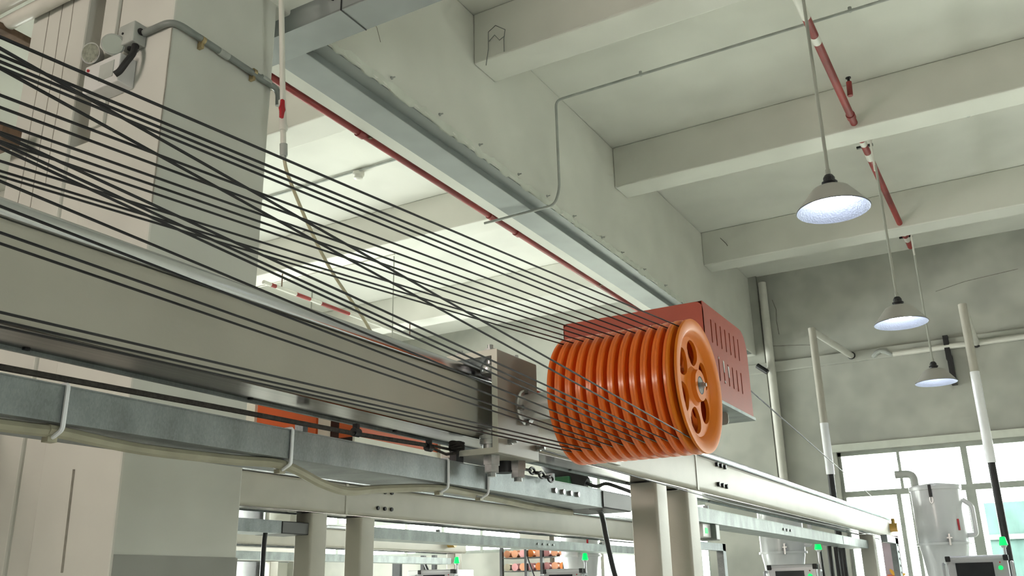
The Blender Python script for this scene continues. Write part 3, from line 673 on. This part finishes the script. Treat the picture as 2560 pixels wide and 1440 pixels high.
for yy in (4.33, 6.05, 6.5): build('coupling', MB().tube([(-3.64, yy - 0.03, 4.60), (-3.64, yy + 0.03, 4.60)], 0.032, 12).cyl((-3.64, yy, 4.62), (-3.64, yy, 4.68), 0.012, 8), 'red', lp)
for yy in (4.4, 8.2): build('pipe_clamp', MB().box(-3.65, -3.598, yy - 0.012, yy + 0.012, 4.585, 4.64), 'rust', lp, smooth=False)
l3 = thing('sprinkler_pipe', 'short red and white pipe high in the far left bay', 'pipe', (-7.52, 8.2, 5.1))
build('pipe', MB().tube([(-7.52, 7.3, 5.1), (-7.52, 10.3, 5.1)], 0.024, 12), 'pvc', l3)
for a, b_ in ((7.42, 7.5), (7.85, 8.1), (8.3, 8.85)): build('red_patch', MB().tube([(-7.52, a, 5.1), (-7.52, b_, 5.1)], 0.025, 12), 'red', l3)
for yy in (7.6, 10.2): build('hanger', MB().cyl((-7.52, yy, 5.11), (-7.52, yy, 5.295), 0.008, 6), 'rust', l3)

clipped('conduit', 'grey conduit crossing the bay and dropping down the girder side', 'conduit',
    elbow([(6.0, 6.05, 5.50), (-2.95, 5.98, 5.46), (-2.95, 5.985, 4.66), (-2.99, 5.97, 4.52), (-3.64, 5.95, 4.50)], 0.06), 0.011, 'pvc_g',
    [((x, 6.0, 5.462), (x, 6.0, 5.50)) for x in (-2.2, -0.6, 1.0)], cr=1.2)
clipped('conduit', 'pale conduit under the second ceiling beam, feeding the middle lamp', 'conduit', elbow([(6.0, 7.82, 5.31), (-0.785, 7.80, 5.31), (-0.785, 7.80, 5.0)], 0.04), 0.010, 'pvc',
    [((x, 7.80, 5.30), (x, 7.80, 5.33)) for x in (0.0, 1.2)], cr=1.6)
clipped('conduit', 'pale conduit under the third ceiling beam, feeding the smallest lamp', 'conduit', elbow([(6.0, 10.46, 5.31), (-0.79, 10.45, 5.31), (-0.79, 10.45, 5.0)], 0.04), 0.010, 'pvc',
    [((x, 10.45, 5.30), (x, 10.45, 5.33)) for x in (0.0, 1.2)], cr=1.6)
cd = clipped('conduit', 'thin conduit with a small detector on the far left ceiling bay', 'conduit', [(-7.0, 6.52, 5.70), (-4.4, 6.53, 5.70)], 0.012, 'pvc_g')
build('detector', MB().lathe([(5.70, 0.06), (5.665, 0.06), (5.65, 0.045), (5.63, 0.045), (5.62, 0.03)], (-5.52, 6.56, 0), 'Z', 20), 'pvc', cd)
clipped('conduit', 'thin vertical wire drop in front of the far left bay', 'conduit', [(-6.03, 7.85, 5.29), (-6.03, 7.85, 2.4)], 0.007, 'stem')
clipped('conduit', 'conduit along the lower edge of the far left beam', 'conduit', [(-9.0, 7.82, 5.30), (-6.0, 7.82, 5.30)], 0.012, 'pvc')

# white pipe with red valve and hose
vp = thing('air_pipe', 'white plastic pipe with red valve hanging beside the column', 'pipe', (-2.9, 2.88, 3.6))
build('pipe', MB().tube([(-2.9, 2.67, SLAB), (-2.9, 2.80, 4.45), (-2.9, 2.882, 3.66)], 0.014, 14), 'pvc', vp)
build('coupling', MB().tube([(-2.9, 2.853, 3.90), (-2.9, 2.872, 3.76)], 0.018, 14).tube([(-2.9, 2.872, 3.77), (-2.9, 2.8735, 3.745)], 0.021, 14), 'pvc', vp)
va = build('valve', MB().cyl((-2.9, 2.856, 3.835), (-2.875, 2.836, 3.835), 0.013, 12), 'redv', vp)
build('valve_handle', MB().prism([(2.83 + a, 3.835 + b_) for a, b_ in ((-0.010, 0.05), (0.008, 0.05), (0.012, 0.018), (0.018, 0.0), (0.012, -0.018), (0.008, -0.05), (-0.010, -0.05), (-0.012, -0.018), (-0.020, 0.0), (-0.012, 0.018))], 'X', -2.880, -2.866), 'redv', va, bevel=0.003)
build('hose_fitting', MB().tube([(-2.9, 2.882, 3.675), (-2.9, 2.888, 3.615)], 0.019, 14).tube([(-2.9, 2.888, 3.62), (-2.9, 2.889, 3.60)], 0.013, 12), 'pvc_g', vp)
build('hose', MB().tube(curve([(-2.9, 2.889, 3.61), (-2.9, 2.93, 3.52), (-2.9, 3.081, 3.326), (-2.9, 3.271, 3.133), (-2.9, 3.567, 2.92), (-3.05, 3.9, 2.80), (-3.4, 4.4, 2.74), (-3.80, 4.95, 2.72)], 8), 0.0085, 8), 'hose', vp)

# column conduit, junction box, emergency light
jc = thing('column_conduit', 'dark grey conduit bent round the column with brass clips', 'conduit', (-3.1, 2.6, 4.08))
build('pipe', MB().tube(elbow([(-3.29, 2.315, 4.105), (-3.075, 2.315, 4.105), (-3.075, 2.55, 4.10), (-3.075, 2.995, 4.085), (-3.078, 3.005, 4.0)], 0.07, 8), 0.0165, 12), 'pvc_d', jc)
for yy in (2.49, 2.82): build('clip', MB().tube([(-3.075, yy - 0.01, 4.098), (-3.075, yy + 0.01, 4.098)], 0.0195, 12).box(-3.10, -3.07, yy - 0.008, yy + 0.008, 4.055, 4.085), 'brass', jc)
for yy in (2.62, 2.9): build('coupling', MB().tube([(-3.075, yy - 0.03, 4.096), (-3.075, yy + 0.03, 4.094)], 0.0185, 12), 'pvc_g', jc)
jb = thing('junction_box', 'grey junction box beside the emergency light on the column', 'junction box', (-3.34, 2.3, 4.05))
build('body', MB().box(-3.39, -3.275, 2.262, 2.335, 4.04, 4.15), 'pvc_g', jb, smooth=False, bevel=0.006)
build('knockout', MB().cyl((-3.276, 2.30, 4.105), (-3.270, 2.30, 4.105), 0.018, 12), 'black', jb)
build('screw', MB().cyl((-3.35, 2.263, 4.10), (-3.35, 2.258, 4.10), 0.006, 8), 'blackbolt', jb)
build('gland', MB().cyl((-3.335, 2.30, 4.045), (-3.335, 2.30, 4.03), 0.015, 10).cyl((-3.30, 2.30, 4.045), (-3.30, 2.30, 4.03), 0.017, 10), 'black', jb)
tag(build('flexible_tube', MB().tube(curve([(-3.295, 2.295, 4.04), (-3.285, 2.28, 3.98), (-3.292, 2.26, 3.93), (-3.312, 2.245, 3.88), (-3.330, 2.235, 3.862)], 6), 0.015, 12), 'black'),
    'short black flexible tube under the grey junction box', 'cable')
el = thing('emergency_light', 'white twin-head emergency light on the column', 'emergency light', (-3.48, 2.3, 3.9))
build('body', MB().box(-3.575, -3.325, 2.245, 2.335, 3.835, 3.985), 'enamel', el, smooth=False, bevel=0.006)
build('front_label', MB().box(-3.46, -3.36, 2.242, 2.245, 3.87, 3.955), 'pvc_g', el, smooth=False)
build('indicator', MB().cyl((-3.545, 2.246, 3.955), (-3.545, 2.238, 3.955), 0.007, 10), 'redv', el)
def head(cx, cz, ax, mat):
    d = Vector(ax).normalized(); c = Vector((cx, 2.25, cz))
    h = build('lamp_head', MB().tube([c + d * -0.05, c + d * -0.02, c + d * 0.02], 0, 24, [0.02, 0.042, 0.052]), 'pvc_g', el)
    build('lamp_lens', MB().tube([c + d * 0.0205, c + d * 0.024], 0, 24, [0.047, 0.045]), mat, h)
head(-3.535, 4.045, (0.25, -1, -0.25), 'mirror'); head(-3.395, 4.045, (1.0, -0.75, -0.35), 'lens')
build('neck', MB().cyl((-3.54, 2.28, 3.98), (-3.54, 2.27, 4.02), 0.014, 10).cyl((-3.40, 2.28, 3.98), (-3.40, 2.27, 4.02), 0.014, 10), 'pvc_g', el)

# pipes at the upper left
for i, (pa, pb, rr, lab) in enumerate((((-5.6, 2.20, 4.60), (-2.6, 2.20, 4.60), 0.045, 'upper of two thick white pipes beside the column top'),
                                      ((-5.6, 2.285, 4.55), (-2.6, 2.285, 4.55), 0.038, 'lower of two thick white pipes, touching the column top'))):
    tag(build('drain_pipe', MB().cyl(pa, pb, rr, 18), 'pvc'), lab, 'pipe')
tag(build('pipe_bracket', MB().box(-4.44, -4.38, 2.20, 2.60, 4.49, 4.53).box(-4.44, -4.38, 2.56, 2.60, 4.49, SLAB), 'rust', smooth=False, bevel=0.004), 'brown iron bracket under the white pipes left of the column', 'bracket')
tag(build('square_duct', MB().plate(rect(-5.2, -4.03, 3.70, 3.79), [], 'Y', 2.15, 2.26), 'rust', smooth=False, bevel=0.01), 'brown square duct end poking out left of the column', 'duct')

# ------------------------------------------------------------------ pendant lamps
def lamp(loc, label, top):
    x, y, z = loc                                     # z: rim
    t = thing('pendant_lamp', label, 'lamp', (x, y, z), 'pendant lamps in a row')
    build('stem', MB().cyl((x, y, z + 0.22), (x, y, top), 0.0105, 10).cyl((x, y, z + 0.225), (x, y, z + 0.26), 0.015, 10), 'stem', t)
    build('socket', MB().lathe([(z + 0.145, 0.036), (z + 0.165, 0.038), (z + 0.17, 0.046), (z + 0.178, 0.046), (z + 0.182, 0.034), (z + 0.205, 0.034), (z + 0.222, 0.024), (z + 0.228, 0.012)], (x, y, 0), 'Z', 12), 'socket', t, angle=25)
    prof = [(0.150, 0.040), (0.144, 0.075), (0.128, 0.108), (0.104, 0.128), (0.066, 0.158), (0.030, 0.186), (0.006, 0.207), (0.0, 0.212)]
    build('shade', MB().lathe([(z + h, r) for h, r in prof + [(h - 0.001, r - 0.001) for h, r in prof][::-1]], (x, y, 0), 'Z', 48), 'shade_out', t)
    inn = [(h - 0.003, r - 0.003) for h, r in prof]
    build('reflector', MB().lathe([(z + h, r) for h, r in inn + [(h - 0.002, r - 0.001) for h, r in inn][::-1]], (x, y, 0), 'Z', 48), 'shade', t)
    build('lens', MB().lathe([(z + 0.106, 0.114), (z + 0.068, 0.114), (z + 0.060, 0.104), (z + 0.056, 0.0)], (x, y, 0), 'Z', 40), 'led', t)
    return t
lamp((-0.785, 5.22, 3.69), 'largest pendant lamp, with a bright clear skirt', 5.5)
lamp((-0.775, 7.80, 3.62), 'middle pendant lamp with grey shade, second in the row', 5.05)
lamp((-0.79, 10.45, 3.61), 'smallest pendant lamp with grey shade, third in the row', 5.05)
# lamps added beyond the visible row to light the floor and ceiling
for lx, ly, lab in ((2.6, 5.2, 'added pendant lamp out of view, level with the largest lamp'), (2.6, 7.8, 'added pendant lamp out of view, level with the middle lamp'),
                    (2.6, 10.4, 'added pendant lamp out of view, by the window wall'), (-8.6, 5.2, 'added pendant lamp behind the column over the third rail'), (-8.6, 9.3, 'added pendant lamp over the far part of the third rail')):
    lamp((lx, ly, 3.69), lab, SLAB)

# ------------------------------------------------------------------ poles with arms by the window wall
def pole(x, y, ztop, ax, ay, label, white0, black1):
    t = thing('feed_pole', label, 'pole', (x, y, 0), 'feed poles by the window wall')
    build('upright', MB().cyl((x, y, white0), (x, y, ztop), 0.042, 12), 'pole', t)
    build('sleeve', MB().cyl((x, y, black1), (x, y, white0 + 0.02), 0.046, 14), 'tie', t)
    build('lower_tube', MB().cyl((x, y, 0.0), (x, y, black1 + 0.01), 0.036, 14), 'black', t)
    build('arm', MB().cyl((x, y, ztop - 0.03), (ax, ay, ztop - 0.02), 0.04, 12), 'pvc', t)
    build('arm_cap', MB().cyl((ax, ay - 0.02, ztop - 0.02), (ax, ay + 0.05, ztop - 0.02), 0.05, 10), 'black', t)
pole(-2.01, 10.56, 4.43, -1.86, 12.14, 'white feed pole with arm, just past the orange cover', 3.3, 2.75)
pole(-0.406, 10.32, 4.38, -0.406, 12.14, 'white and black feed pole with arm, beside the large hopper', 3.63, 2.72)
wb = thing('wall_bracket', 'black bracket on the wall behind the smallest lamp', 'bracket', (-0.72, 12.15, 3.9))
build('bar', MB().box(-0.76, -0.70, 12.10, YE, 4.2, 4.5).box(-0.75, -0.69, 12.08, YE, 3.88, 4.24), 'black', wb, smooth=False)
tag(build('wall_clamp', MB().cyl((-3.06, 12.02, 4.42), (-2.93, 12.02, 4.31), 0.035, 10).cyl((-3.0, 12.02, 4.36), (-3.0, YE, 4.36), 0.02, 8), 'black'), 'black clamp on the wall ledge near the orange cover', 'clamp')
tag(build('wall_hook', MB().tube([(-1.60, YE - 0.03, 4.36), (-1.55, YE - 0.06, 4.40), (-1.50, YE - 0.06, 4.42), (-1.44, YE - 0.06, 4.40), (-1.38, YE - 0.03, 4.36)], 0.03, 10), 'pvc_g'), 'grey hump of pipe on the ledge between the poles', 'pipe')
tag(build('ledge_pipe', MB().cyl((-1.36, YE - 0.06, 4.36), (6.0, YE - 0.06, 4.36), 0.035, 10), 'pvc'), 'white pipe running along the end wall ledge', 'pipe')

# ------------------------------------------------------------------ hopper dryers
def hopper(x, y, z0, z1, r, label):
    t = thing('hopper_dryer', label, 'hopper', (x, y, 0), 'white drying hoppers')
    build('drum', MB().lathe([(z0, r + 0.018), (z0 + 0.02, r + 0.018), (z0 + 0.022, r), (z1 - 0.03, r), (z1 - 0.028, r + 0.012), (z1, r + 0.012)], (x, y, 0), 'Z', 48), 'hopper', t)
    build('lid', MB().lathe([(z1, r + 0.014), (z1 + 0.012, r + 0.010), (z1 + 0.03, r * 0.7), (z1 + 0.035, 0.0)], (x, y, 0), 'Z', 48), 'hopper', t)
    build('cone', MB().lathe([(z0 - 0.5, 0.15), (z0 - 0.10, r * 0.90), (z0 - 0.02, r * 0.97), (z0, r * 0.97)], (x, y, 0), 'Z', 48), 'hopper', t)
    build('stand', MB().box(x - 0.3, x + 0.3, y - 0.2, y + 0.5, 0.0, z0 - 0.48), 'hopper', t, smooth=False, bevel=0.01)
    build('elbow_pipe', MB().tube(elbow([(x - r * 0.75, y - 0.05, z1 - 0.01), (x - r * 0.75, y - 0.05, z1 + 0.14), (x - r * 1.5, y - 0.05, z1 + 0.14)], 0.07, 6), 0.036, 14), 'pvc_g', t)
    la = build('latch', MB().box(x - 0.035, x - 0.01, y - r - 0.03, y - r + 0.005, z1 - 0.10, z1 + 0.01), 'blackbolt', t, smooth=False)
    build('latch_ring', MB().tube([(x - 0.022 + 0.014 * math.cos(2 * PI * j / 14), y - r - 0.012, z1 - 0.125 + 0.03 * math.sin(2 * PI * j / 14)) for j in range(15)], 0.004, 6), 'chrome', la)
    build('lower_latch', MB().box(x + 0.07, x + 0.085, y - r - 0.025, y - r + 0.01, z0 - 0.01, z0 + 0.09).box(x + 0.055, x + 0.10, y - r - 0.02, y - r + 0.01, z0 + 0.05, z0 + 0.062), 'chrome', t, smooth=False)
    build('side_pipe', MB().tube(elbow([(x + r, y, z0 + 0.08), (x + r + 0.07, y, z0 + 0.08), (x + r + 0.07, y, z1 - 0.18), (x + r, y, z1 - 0.12)], 0.03), 0.022, 10), 'hopper', t)
    build('red_mark', MB().box(x + r * 0.72, x + r * 0.80, y - r * 0.72, y - r * 0.66, z0 + 0.12, z0 + 0.22), 'redv', t, smooth=False)
    return t
hopper(-0.885, 9.5, 1.92, 2.44, 0.215, 'tall white drying hopper with elbow pipe in front of the window')
hopper(-2.36, 9.5, 1.895, 2.41, 0.215, 'white drying hopper half hidden behind the pale tray')
hopper(-4.60, 9.5, 1.94, 2.45, 0.215, 'far drying hopper behind the third control panel')

# ------------------------------------------------------------------ control panels with green signal lamps
def panel(x0, x1, ztop, y, label, slab, sx, sz):
    t = thing('control_panel', label, 'control panel', ((x0 + x1) / 2, y, 0), 'machine control panels')
    h = 0.34; z0 = ztop - h
    build('housing', MB().prism(rrect(x0, x1, z0, ztop - 0.012, 0.01, 3), 'Y', y, y + 0.09), 'panel', t, bevel=0.003)
    build('top_bar', MB().cyl((x0 + 0.02, y + 0.012, ztop - 0.016), (x1 - 0.02, y + 0.012, ztop - 0.016), 0.017, 14), 'panel', t)
    for xx in (x0 + 0.008, x1 - 0.008): build('corner_cap', MB().box(xx - 0.02, xx + 0.02, y - 0.012, y + 0.06, ztop - 0.045, ztop), 'black', t, smooth=False, bevel=0.006)
    build('screen', MB().box(x0 + 0.06, x1 - 0.105, y - 0.004, y + 0.002, z0 + 0.06, ztop - 0.055), 'screen', t, smooth=False)
    build('green_button', MB().cyl((x1 - 0.055, y, ztop - 0.10), (x1 - 0.055, y - 0.016, ztop - 0.10), 0.017, 16), 'green', t)
    build('red_lamp', MB().cyl((x1 - 0.055, y, ztop - 0.058), (x1 - 0.055, y - 0.006, ztop - 0.058), 0.006, 10), 'redv', t)
    for xx in (x0 - 0.03, x1 + 0.03): build('side_handle', MB().tube(elbow([(xx, y + 0.05, ztop - 0.06), (xx, y - 0.03, ztop - 0.06), (xx, y - 0.03, z0 + 0.06), (xx, y + 0.05, z0 + 0.06)], 0.02), 0.013, 10), 'panel', t)
    build('arm_post', MB().box((x0 + x1) / 2 - 0.05, (x0 + x1) / 2 + 0.05, y + 0.03, y + 0.09, 0.0, z0 + 0.02), 'panel', t, smooth=False)
    s = thing('signal_lamp', slab, 'signal lamp', (sx, y + 0.03, sz), 'green signal lamps')
    build('stalk', MB().cyl((sx, y + 0.05, ztop - 0.2), (sx, y + 0.05, sz - 0.045), 0.011, 10).lathe([(sz - 0.05, 0.016), (sz - 0.035, 0.024), (sz - 0.03, 0.024)], (sx, y + 0.05, 0), 'Z', 14), 'panel', s)
    build('lens', MB().lathe([(sz - 0.032, 0.030), (sz - 0.026, 0.033), (sz + 0.030, 0.022), (sz + 0.036, 0.016), (sz + 0.037, 0.0)], (sx, y + 0.05, 0), 'Z', 18), 'green', s)
panel(-0.80, -0.355, 1.80, 8.6, 'control panel with dark screen in front of the tall window', 'green signal lamp beside the black feed pole', -0.362, 1.905)
panel(-2.285, -1.865, 1.775, 8.6, 'control panel below the half hidden hopper', 'green signal lamp below the pale tray', -1.835, 1.925)
panel(-4.59, -4.16, 1.80, 8.6, 'control panel in front of the coloured spool rack', 'green signal lamp left of the thick black hanging cable', -4.14, 1.91)
panel(-6.16, -5.71, 1.835, 8.6, 'farthest control panel, right of the far posts', 'farthest green signal lamp near the third rail end', -5.69, 1.925)

# ------------------------------------------------------------------ small things below the rails
bx = thing('switch_box', 'small white switch box with a green mark under the pale tray', 'switch box', (-1.72, 5.2, 1.86))
build('body', MB().box(-1.76, -1.69, 5.07, 5.21, 1.865, 1.94), 'enamel', bx, smooth=False, bevel=0.004)
build('cover', MB().box(-1.76, -1.66, 5.21, 5.28, 1.85, 1.94), 'pvc_d', bx, smooth=False, bevel=0.006)
build('mark', MB().box(-1.69, -1.688, 5.11, 5.15, 1.885, 1.915), 'green', bx, smooth=False)
fr = thing('square_tube_stand', 'grey square tube stand below the small switch box', 'frame', (-1.9, 5.9, 0))
build('upright', MB().box(-1.93, -1.885, 6.03, 6.09, 0, 1.865), 'galv', fr, smooth=False)
build('crossbar', MB().box(-1.93, -1.885, 5.55, 6.09, 1.82, 1.865), 'galv', fr, smooth=False)
build('upright', MB().box(-1.93, -1.885, 5.55, 5.60, 0, 1.82), 'galv', fr, smooth=False)
fe = thing('end_frame', 'grey drilled steel frame at the far end of the nearest rail', 'frame', (-1.45, 10.6, 0))
build('upright', MB().box(-1.50, -1.44, 10.56, 10.72, 0, 2.05), 'galv', fe, smooth=False)
build('crossbar', MB().box(-1.50, -1.44, 10.0, 10.72, 1.99, 2.06), 'galv', fe, smooth=False)
for q in range(5): build('bolt', MB().cyl((-1.44, 10.64, 1.7 + q * 0.07), (-1.43, 10.64, 1.7 + q * 0.07), 0.012, 8), 'bolt', fe)
pb = thing('printed_board', 'lilac board with an orange and yellow flower print by the end frame', 'board', (-1.6, 11.2, 1.0))
build('board', MB().box(-1.68, -1.50, 11.2, 11.23, 0.0, 2.10), 'lilac', pb, smooth=False)
for nm, a0, rr, mt in (('petal', 0.3, 0.055, 'yellow'), ('petal', 1.2, 0.06, 'coral'), ('petal', 2.1, 0.05, 'yellow'), ('petal', 2.9, 0.045, 'coral')):
    cx_, cz_ = -1.58, 1.66; pts = []
    for j in range(14):
        t = 2 * PI * j / 14; u_, v_ = rr * (1 + math.cos(t)), rr * 0.35 * math.sin(t)
        pts.append((cx_ + u_ * math.cos(a0) - v_ * math.sin(a0), cz_ + u_ * math.sin(a0) + v_ * math.cos(a0)))
    build(nm, MB().prism(pts, 'Y', 11.193, 11.2), mt, pb, smooth=False)
tag(build('black_hose', MB().tube(curve([(-1.85, 8.7, 1.945), (-1.84, 8.72, 1.9), (-1.84, 8.75, 1.7), (-1.83, 8.8, 1.2), (-1.83, 8.8, 0.0)], 6), 0.016, 10), 'rubber'), 'black hose hanging from the pale tray next to the green lamp', 'hose')
for q, (xx, yy) in enumerate(((-1.84, 9.15), (-1.84, 9.45), (-1.84, 9.8))):
    tag(build('feed_tube', MB().cyl((xx, yy, 0.0), (xx, yy, 1.94), 0.022, 10), 'black'), ('first', 'second', 'third')[q] + ' of three black upright tubes under the end of the pale tray', 'tube', 'black tubes under the pale tray')

wn = thing('winch', 'black winch motor on a green base, on the second rail by the bright window', 'winch', (-3.9, 7.5, ZR))
build('base', MB().box(-4.10, -3.62, 7.3, 7.8, ZR, 2.555), 'greenp', wn, smooth=False, bevel=0.01)
build('motor', MB().tube([(-3.92, 7.42, 2.70), (-3.86, 7.42, 2.67), (-3.58, 7.42, 2.53), (-3.50, 7.42, 2.49)], 0, 20, [0.05, 0.085, 0.085, 0.05]), 'black', wn)
build('cable_tail', MB().tube(curve([(-3.52, 7.42, 2.50), (-3.40, 7.40, 2.455), (-3.30, 7.38, 2.47), (-3.18, 7.36, 2.43), (-3.0, 7.3, 2.36)], 5), 0.016, 8), 'black', wn)
df = thing('dark_frame', 'dark steel frame with a diagonal brace by the end wall, left of the spools', 'frame', (-8.3, 11.5, 0))
for xx, ww in ((-8.66, 0.07), (-8.18, 0.03), (-7.98, 0.03)): build('upright', MB().box(xx - ww, xx + ww, 11.5, 11.56, 0, 2.12), 'socket', df, smooth=False)
build('brace', MB().tube([(-8.17, 11.5, 2.08), (-7.99, 11.5, 1.75)], 0.022, 8), 'socket', df)
build('crossbar', MB().box(-8.7, -7.95, 11.5, 11.56, 1.2, 1.26), 'socket', df, smooth=False)
wc = thing('white_cabinet', 'white machine cabinet behind the far pair of posts', 'cabinet', (-6.6, 9.8, 0))
build('body', MB().box(-7.05, -6.45, 9.6, 10.2, 0, 1.86), 'enamel', wc, smooth=False, bevel=0.01)
build('door', MB().box(-7.0, -6.5, 9.585, 9.6, 0.1, 1.80), 'panel', wc, smooth=False, bevel=0.005)
build('handle', MB().cyl((-6.56, 9.57, 1.1), (-6.56, 9.57, 1.3), 0.012, 8), 'black', wc)

# spool rack at the end wall
rk = thing('spool_rack', 'dark metal rack full of coloured spools at the end wall', 'rack', (-6.3, 11.8, 0))
for xx in (-6.85, -6.45, -6.2, -5.85): build('upright', MB().box(xx - 0.02, xx + 0.02, 11.55, 11.6, 0, 2.25), 'socket', rk, smooth=False)
for zz in (1.50, 1.68, 1.86, 2.04): build('shelf', MB().box(-6.87, -5.83, 11.56, 11.95, zz - 0.008, zz), 'socket', rk, smooth=False)
build('brace', MB().tube([(-6.42, 11.54, 2.05), (-6.22, 11.54, 1.55)], 0.012, 8), 'socket', rk)
ROW = ['top', 'second', 'third', 'bottom']; CN = ['peach', 'pink', 'orange', 'blue', 'yellow', 'lilac', 'cream']
cm = [[0, 0, 1, 2, 0, 1, 0, 0], [6, 1, 0, 1, 2, 1, 0, 2], [4, 6, 5, 0, 1, 0, 1, 1], [6, 4, 3, 3, 5, 3, 6, 1]]
for row, zz in enumerate((2.04, 1.86, 1.68, 1.50)):
    for q in range(8):
        x = -6.79 + q * 0.127; ci = cm[row][q]
        sp = MB().lathe([(-0.06, 0.052), (-0.05, 0.052), (-0.05, 0.038), (0.05, 0.038), (0.05, 0.052), (0.06, 0.052)], (x, 11.68, zz + 0.053), 'Y', 16)
        tag(build('spool', sp, SPOOL[ci]), '%s spool, number %s along the %s shelf of the dark rack' % (CN[ci], ('one', 'two', 'three', 'four', 'five', 'six', 'seven', 'eight')[q], ROW[row]), 'spool', 'spools on the dark rack')
